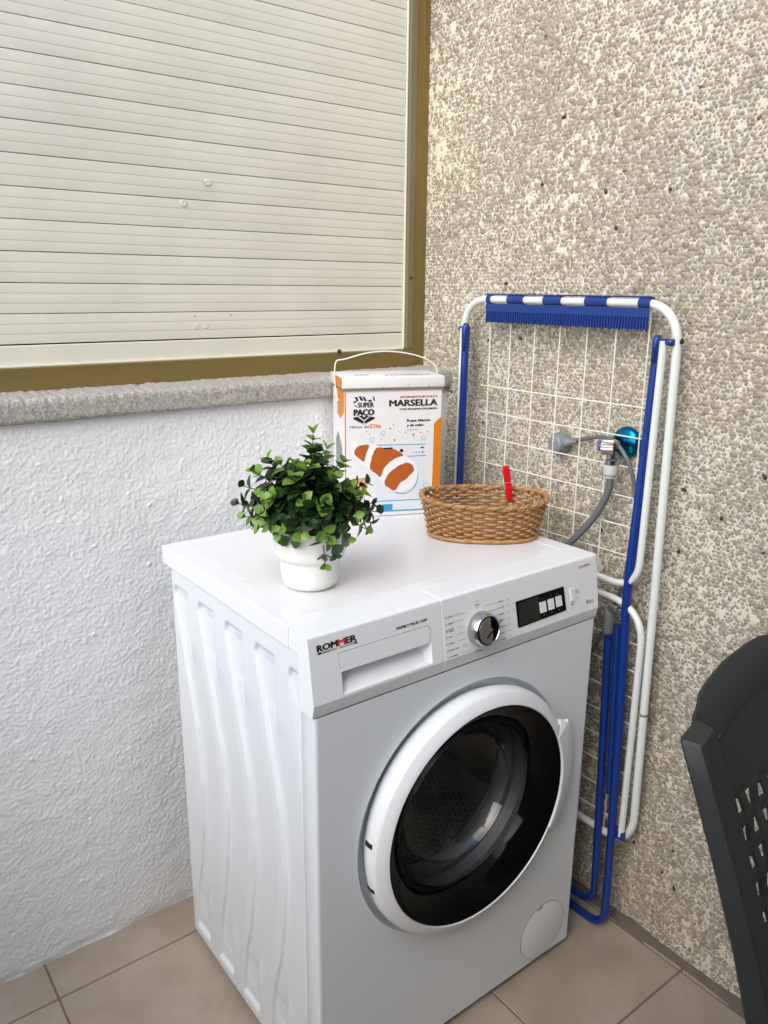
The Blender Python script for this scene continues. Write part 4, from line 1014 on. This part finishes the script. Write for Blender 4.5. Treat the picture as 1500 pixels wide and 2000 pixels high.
# blue leg loops
XL = .664
utube('leg', [(.686, -.0125, 1.190), (.684, -.0085, .98), (.682, -.0015, .73), (.681, -.0145, .45), (.680, -.0240, .12), (.680, -.0250, FLOOR+.0085), (.682, .462, FLOOR+.0085), (.680, .460, .70), (.680, .4560, 1.190)], .0084, .045, M_bluetube, 12)
utube('leg', [(.674, .0260, .668), (.680, .0205, .45), (.686, .0120, .14), (.688, .0105, .022), (.688, .44, .022), (.680, .440, .668)], .0080, .045, M_bluetube, 12)
tube('leg', [(.684, .0130, .66), (.688, -.0020, .30)], .0074, M_blue, rk, 10)
for p0, p1 in (((.674, .0262, .640), (.675, .0275, .693)),):
    V, F = tubeg([p0, Vector(p0).lerp(Vector(p1), .08), Vector(p0).lerp(Vector(p1), .9), p1], [.0110, .0124, .0120, .0090], 14, flat=.8); mesh('end_cap', V, F, M_capgrey, rk)
V, F = boxg(.664, .672, .006, .026, .690, .702, .002); mesh('metal_clip', V, F, M_ribbed, rk, False)
# flattened ends of the blue tubes with holes
V, F = tubeg([(.684, -.0115, 1.150), (.684, -.0120, 1.185), (.684, -.0122, 1.196)], [.0090, .0098, .0062], 14, flat=.7); mesh('tube_end', V, F, M_blue, rk)
V, F = tubeg([(.680, .4560, 1.140), (.680, .4560, 1.188), (.680, .4560, 1.198)], [.0092, .0104, .0062], 14, flat=.8); te_ = mesh('tube_end', V, F, M_blue, rk)
lathe('rivet', [(.0030, 0), (.0022, .0014), (0, .0015)], (.6715, .4525, 1.152), (-1, -.3, 0), (0, 0, 1), M_rubber, rk, 10)
# sock hanger clipped on the top bar
FS = Frame((XR, .4110, ZTp), (0, -1, 0), (0, 0, 1))       # u along the bar towards the viewer, n = -x
LH = .3955
sh = MB()
def clip_ring(u0, u1, r=.0098):
    V = []; F = []; K = 18
    for u in (u0, u1):
        for k in range(K+1):
            a = R(-70)+R(320)*k/K; V.append(FS.p(u, r*math.sin(a), r*math.cos(a)))
        for k in range(K+1):
            a = R(-70)+R(320)*k/K; V.append(FS.p(u, (r-.0016)*math.sin(a), (r-.0016)*math.cos(a)))
    n = K+1
    for k in range(K): F += [(k, k+1, 2*n+k+1, 2*n+k), (n+k, 3*n+k, 3*n+k+1, n+k+1)]
    for b in (0, 2*n):
        for k in range(K): F.append((b+k, b+n+k, b+n+k+1, b+k+1))
    sh.add(V, F)
wins = [(.0115, .0590), (.1030, .1550), (.1995, .2560), (.3055, .3720)]
e = 0.0
for a, b in wins+[(LH, LH)]:
    clip_ring(e, a); e = b
V, F = boxg(0, LH, .0085, .0112, .0050, .0085); sh.add([tuple(FS.p(x, y, z-.002)) for x, y, z in V], F)
V, F = boxg(0, LH, -.0245, -.0085, .0062, .0086, .0005, 1); sh.add([tuple(FS.p(x, y, z)) for x, y, z in V], F)
hgr = sh.build('sock_hanger', M_blue, rk, True, 30)
tb = MB(); nt_ = 64
for k in range(nt_):
    u = .002+k*(LH-.006)/(nt_-1); w = .0022
    jz = -.0455 if k % 3 else -.0470
    tb.add([tuple(FS.p(a, b, c)) for a, b, c in ((u, -.0235, .0064), (u+w, -.0235, .0064), (u+w, -.0235, .0090), (u, -.0235, .0090), (u+.0003, jz, .0064), (u+w+.0003, jz, .0064), (u+w+.0003, jz, .0102), (u+.0003, jz, .0102))],
           [(0, 1, 5, 4), (1, 2, 6, 5), (2, 3, 7, 6), (3, 0, 4, 7), (4, 5, 6, 7)])
V, F = boxg(.001, LH-.001, -.0440, -.0235, .0058, .0068); tb.add([tuple(FS.p(x, y, z)) for x, y, z in V], F)
tb.build('comb_teeth', M_blue, hgr, False)

# ------------------------------------------------------------------ tap, hose, plug and cord
tp_ = thing('water_tap', 'small chrome wall tap with a teal round rose and blue cap', 'tap', (XW, .065, .995))
FY, FZ = .0640, .9960
lathe('wall_rose', [(.0295, 0), (.0298, .003), (.0285, .008), (.0235, .0125), (.0150, .0150), (.011, .0155), (.011, .03)], (XW-.003, FY, FZ), (-1, 0, 0), (0, 0, 1), M_teal, tp_, 48)
lathe('tap_body', [(.0085, 0), (.0085, .030), (.0100, .031), (.0100, .040)], (XW-.012, FY, FZ), (-1, 0, 0), (0, 0, 1), M_chrome, tp_, 24)
V = []; prof = [(.0105, .0), (.0140, .002), (.0142, .020), (.0128, .0235), (.008, .0240)]
V, F = latheg(prof, (XW-.0500, FY-.006, FZ-.004), (-.5, .86, 0), (0, 0, 1), 36)
V = [Vector(v) for v in V]
for i, v in enumerate(V):
    if 36 <= i < 36*3 and i % 3 == 0:
        h_ = Vector((XW-.05, FY-.006, FZ-.004)); ax_ = Vector((-.5, .86, 0)).normalized(); c = h_+ax_*(v-h_).dot(ax_); V[i] = c+(v-c)*.88
mesh('tap_handle', V, F, M_ribbed, tp_, True, 25)
lathe('handle_cap', [(.0085, 0), (.0085, .003), (.006, .0045), (0, .0048)], (XW-.0500-.024*.5, FY-.006+.024*.86, FZ-.004), (-.5, .86, 0), (0, 0, 1), M_knobblue, tp_, 20)
lathe('tap_spout', [(.0090, 0), (.0090, .016), (.0110, .018), (.0110, .026)], (XW-.048, FY, FZ-.010), (0, 0, -1), (1, 0, 0), M_chrome, tp_, 24)
hs = thing('inlet_hose', 'grey water hose hanging from the tap behind the rack', 'hose', (.69, .06, .95))
lathe('hose_nut', [(.0135, 0), (.0140, .002), (.0135, .018), (.0110, .021), (.0095, .026)], (XW-.048, FY, FZ-.0365), (0, 0, -1), (1, 0, 0), M_hosenut, hs, 20, 20)
tube('hose', catmull([(.690, .064, .936), (.690, .063, .918), (.690, .068, .900), (.688, .079, .872), (.684, .096, .842), (.676, .118, .810), (.664, .145, .775), (.645, .20, .72), (.63, .30, .65), (.62, .38, .60)], 6), .0070, M_hose, hs, 12)
cd = thing('power_cord', 'grey power plug and cord in the pebble wall behind the rack', 'power cord', (XW, .21, .973))
PYc, PZc = .2150, .9720
lathe('plug', [(.0215, 0), (.0225, .004), (.0225, .012), (.0205, .020), (.0165, .0285), (.012, .031), (0, .0315)], (XW-.003, PYc, PZc), (-1, 0, 0), (0, 0, 1), M_plug, cd, 14, 25)
V, F = tubeg([(XW-.022, PYc, PZc+.001), (XW-.022, PYc-.022, PZc+.005), (XW-.022, PYc-.034, PZc+.008)], [.0120, .0085, .0062], 12, flat=.8); mesh('plug_neck', V, F, M_plug, cd)
for k in range(4):
    yk = PYc-.030-.0048*k; zk = PZc+.0065+.0014*k
    V, F = tubeg([(XW-.022, yk, zk), (XW-.022, yk-.0030, zk+.0009)], [.0066-.0005*k]*2, 10); mesh('strain_relief', V, F, M_plug, cd)
tube('cord', catmull([(.716, .190, .979), (.716, .168, .986), (.713, .140, .9935), (.708, .104, 1.003), (.700, .070, 1.001), (.695, .044, .985), (.697, .028, .961), (.705, .018, .914), (.716, .019, .845), (.720, .026, .793), (.720, .034, .734), (.718, .046, .683), (.712, .062, .630), (.700, .085, .565), (.67, .14, .48), (.63, .25, .40)], 6), .0040, M_hose, cd, 8)

# ------------------------------------------------------------------ dark resin chair
CH0 = Vector((0.14392581, -0.45049616, 0.84))
azc = R(99); CD = Vector((math.cos(azc), -math.sin(azc), 0))           # towards the sitter
NU = 89; us = np.linspace(0, .44, NU); cc_ = np.zeros((NU, 2))
for i in range(1, NU):
    a = R(74)+((us[i]+us[i-1])/2/.44)*R(50); cc_[i] = cc_[i-1]+(us[i]-us[i-1])*np.array([math.sin(a), math.cos(a)])
th = R(22); CU = Vector((0, 0, math.cos(th)))-CD*math.sin(th)
def CS(u, v, off=0.0):
    uu = min(max(u, 0), .44); x = float(np.interp(uu, us, cc_[:, 0])); y = float(np.interp(uu, us, cc_[:, 1]))
    a = R(74)+uu/.44*R(50); wd = Vector((math.sin(a), math.cos(a), 0)); nn_ = Vector((math.cos(a), -math.sin(a), 0))
    # gentle bow of the uprights
    bow = .012*math.sin(PI*min(max(-v/.45, 0), 1))
    return CH0+Vector((x, y, 0))+wd*(u-uu)+CU*v+nn_*(off+bow)
chair = thing('resin_chair', 'dark grey moulded resin chair with a perforated back at right edge', 'chair', (CH0.x+.2, CH0.y-.1, FLOOR))
topv = lambda u: float(np.interp(min(u, .44-u), [-.01, .02, .049, .067, .099, .145, .205, .22], [-.05, -.02, .002, .004, .014, .028, .0395, .041]))
# back panel with woven perforation
pu, pv = .0240, .0285
def back_panel():
    du = pu/8; dv = pv/8
    nu = int((.44-.080)/du); nv = int(.475/dv)
    Vf = {}; mb = MB(); F = []
    U_ = [.040+(.40-.040)*i/nu for i in range(nu+1)]; 
    vlow = -.43
    idx = {}
    V = []
    def vid(i, j, side):
        key = (i, j, side)
        if key not in idx:
            u = U_[i]; tv = topv(u); v = vlow+(tv-vlow)*j/nv
            inl = .092 < u < .348 and v < -.088
            wv = 0
            if inl: wv = .0022*math.cos(PI*((u-.080)/pu))*math.cos(PI*((-.086-v)/pv))
            # rolled-back crest along the top
            crest = max(0, (v-(tv-.030))/.030); c_ = -.010*crest*crest*min(1, max(0, min(u-.045, .395-u)/.05))-.001
            idx[key] = len(V); V.append(CS(u, v, (c_+wv)+(0.0 if side else -.0045)))
        return idx[key]
    def solid(i, j):
        if i < 0 or j < 0 or i >= nu or j >= nv: return False
        u = (U_[i]+U_[i+1])/2; v = vlow+(topv(u)-vlow)*(j+.5)/nv
        if not (.080 < u < .360 and v < -.086): return True
        a = (u-.080)/pu; b = (-.086-v)/pv
        ka = int(a); kb = int(b); fa = a-ka; fb = b-kb
        return not (.26 < fa < .76 and .24 < fb < .87)
    S_ = [[solid(i, j) for j in range(nv)] for i in range(nu)]
    for i in range(nu):
        for j in range(nv):
            if not S_[i][j]: continue
            for side in (0, 1):
                q = (vid(i, j, side), vid(i+1, j, side), vid(i+1, j+1, side), vid(i, j+1, side)); F.append(q if side else q[::-1])
            for di, dj, e in ((-1, 0, ((i, j+1), (i, j))), (1, 0, ((i+1, j), (i+1, j+1))), (0, -1, ((i, j), (i+1, j))), (0, 1, ((i+1, j+1), (i, j+1)))):
                a_, b_ = i+di, j+dj
                if a_ < 0 or b_ < 0 or a_ >= nu or b_ >= nv or not S_[a_][b_]:
                    (p, q_), (r__, s__) = e; F.append((vid(p, q_, 1), vid(p, q_, 0), vid(r__, s__, 0), vid(r__, s__, 1)))
    return V, F
V, F = back_panel(); mesh('back_panel', V, F, M_chair, chair, True, 40)
# side uprights (box section standing proud of the panel, with a stepped cap)
def upright(sgn):
    mb = MB(); sec = []
    vs = [.002, -.001, -.04, -.12, -.2, -.3, -.42, -.55, -.70, -.86]
    V = []
    for k, v in enumerate(vs):
        w0, w1 = (0, .044)
        dpt = .022+.004*min(1, max(0, -v)/.4); e = .003
        sec_ = [(w0+e, -.002), (w0, -.002+e), (w0, dpt-e), (w0+e, dpt), (w1-e, dpt-.002), (w1, dpt-.002-e), (w1+.006, .0), (w1, -.002)]
        if k == 0: sec_ = [(a+(.022-a)*.06, b+(.012-b)*.06) for a, b in sec_]
        for u, o_ in sec_: V.append(CS(u if sgn > 0 else .44-u, v, o_))
    n = 8; F = []
    for k in range(len(vs)-1):
        for i in range(n): j = (i+1) % n; F.append((k*n+i, k*n+j, (k+1)*n+j, (k+1)*n+i) if sgn > 0 else (k*n+i, (k+1)*n+i, (k+1)*n+j, k*n+j))
    F.append(tuple(range(n)) if sgn < 0 else tuple(range(n))[::-1]); F.append(tuple((len(vs)-1)*n+i for i in range(n)))
    # sloping cap going back to the crest
    c = [CS(u if sgn > 0 else .44-u, v, o_) for u, v, o_ in ((.0, -.028, .026), (.034, -.028, .024), (.048, .002, -.004), (.016, -.006, -.004))]
    mb.add(V, F); return mb
upright(1).build('upright', M_chair, chair, True, 25); upright(-1).build('upright', M_chair, chair, True, 25)
# crest band bridging upright caps and the curved top
V = []; F = []; K = 44
for k in range(K+1):
    u = .045+(.44-.090)*k/K; tv = topv(u); e_ = min(1, max(0, min(u-.045, .395-u)/.05)); V += [CS(u, tv-.050, -.0020), CS(u, tv-.03, .0030*e_), CS(u, tv-.008, -.003*e_), CS(u, tv+.0005, -.002-.010*e_), CS(u, tv-.006, -.003-.017*e_)]
for k in range(K):
    for j in range(4): F.append((k*5+j, (k+1)*5+j, (k+1)*5+j+1, k*5+j+1))
mesh('crest_rail', V, F, M_chair, chair, True, 60)
# seat and front legs (mostly outside the frame)
sv = -.445
a_ = CS(.0, sv); b_ = CS(.44, sv); sz = .43
Pq = [Vector((a_.x, a_.y, 0)), Vector((b_.x, b_.y, 0))]; q3 = Pq[1]+CD*.42; q4 = Pq[0]+CD*.42
mb = MB(); mb.add([(*p.xy, sz-.03) for p in (Pq[0], Pq[1], q3, q4)]+[(*p.xy, sz) for p in (Pq[0], Pq[1], q3, q4)], [(3, 2, 1, 0), (4, 5, 6, 7), (0, 1, 5, 4), (1, 2, 6, 5), (2, 3, 7, 6), (3, 0, 4, 7)])
mb.build('seat', M_chair, chair, False)
for p in (q3, q4):
    V, F = tubeg([(p.x, p.y, sz-.01)-CD*.02 if False else Vector((p.x, p.y, sz-.01))-CD*.03, Vector((p.x, p.y, FLOOR))+CD*.01], [.026, .018], 8); mesh('leg', V, F, M_chair, chair, False)
# scuffs on the plastic
for u, v, w_ in ((.030, -.010, .0035), (.020, -.020, .003), (.075, -.024, .004), (.062, -.012, .002)):
    mesh('scuff', [CS(u, v, .0045), CS(u+w_, v+.0006, .0045), CS(u+w_*1.2, v+.002, .0045), CS(u+w_*.3, v+.0016, .0045)], [(0, 1, 2, 3)], M_scuff, chair, False)

bpy.context.view_layer.update()
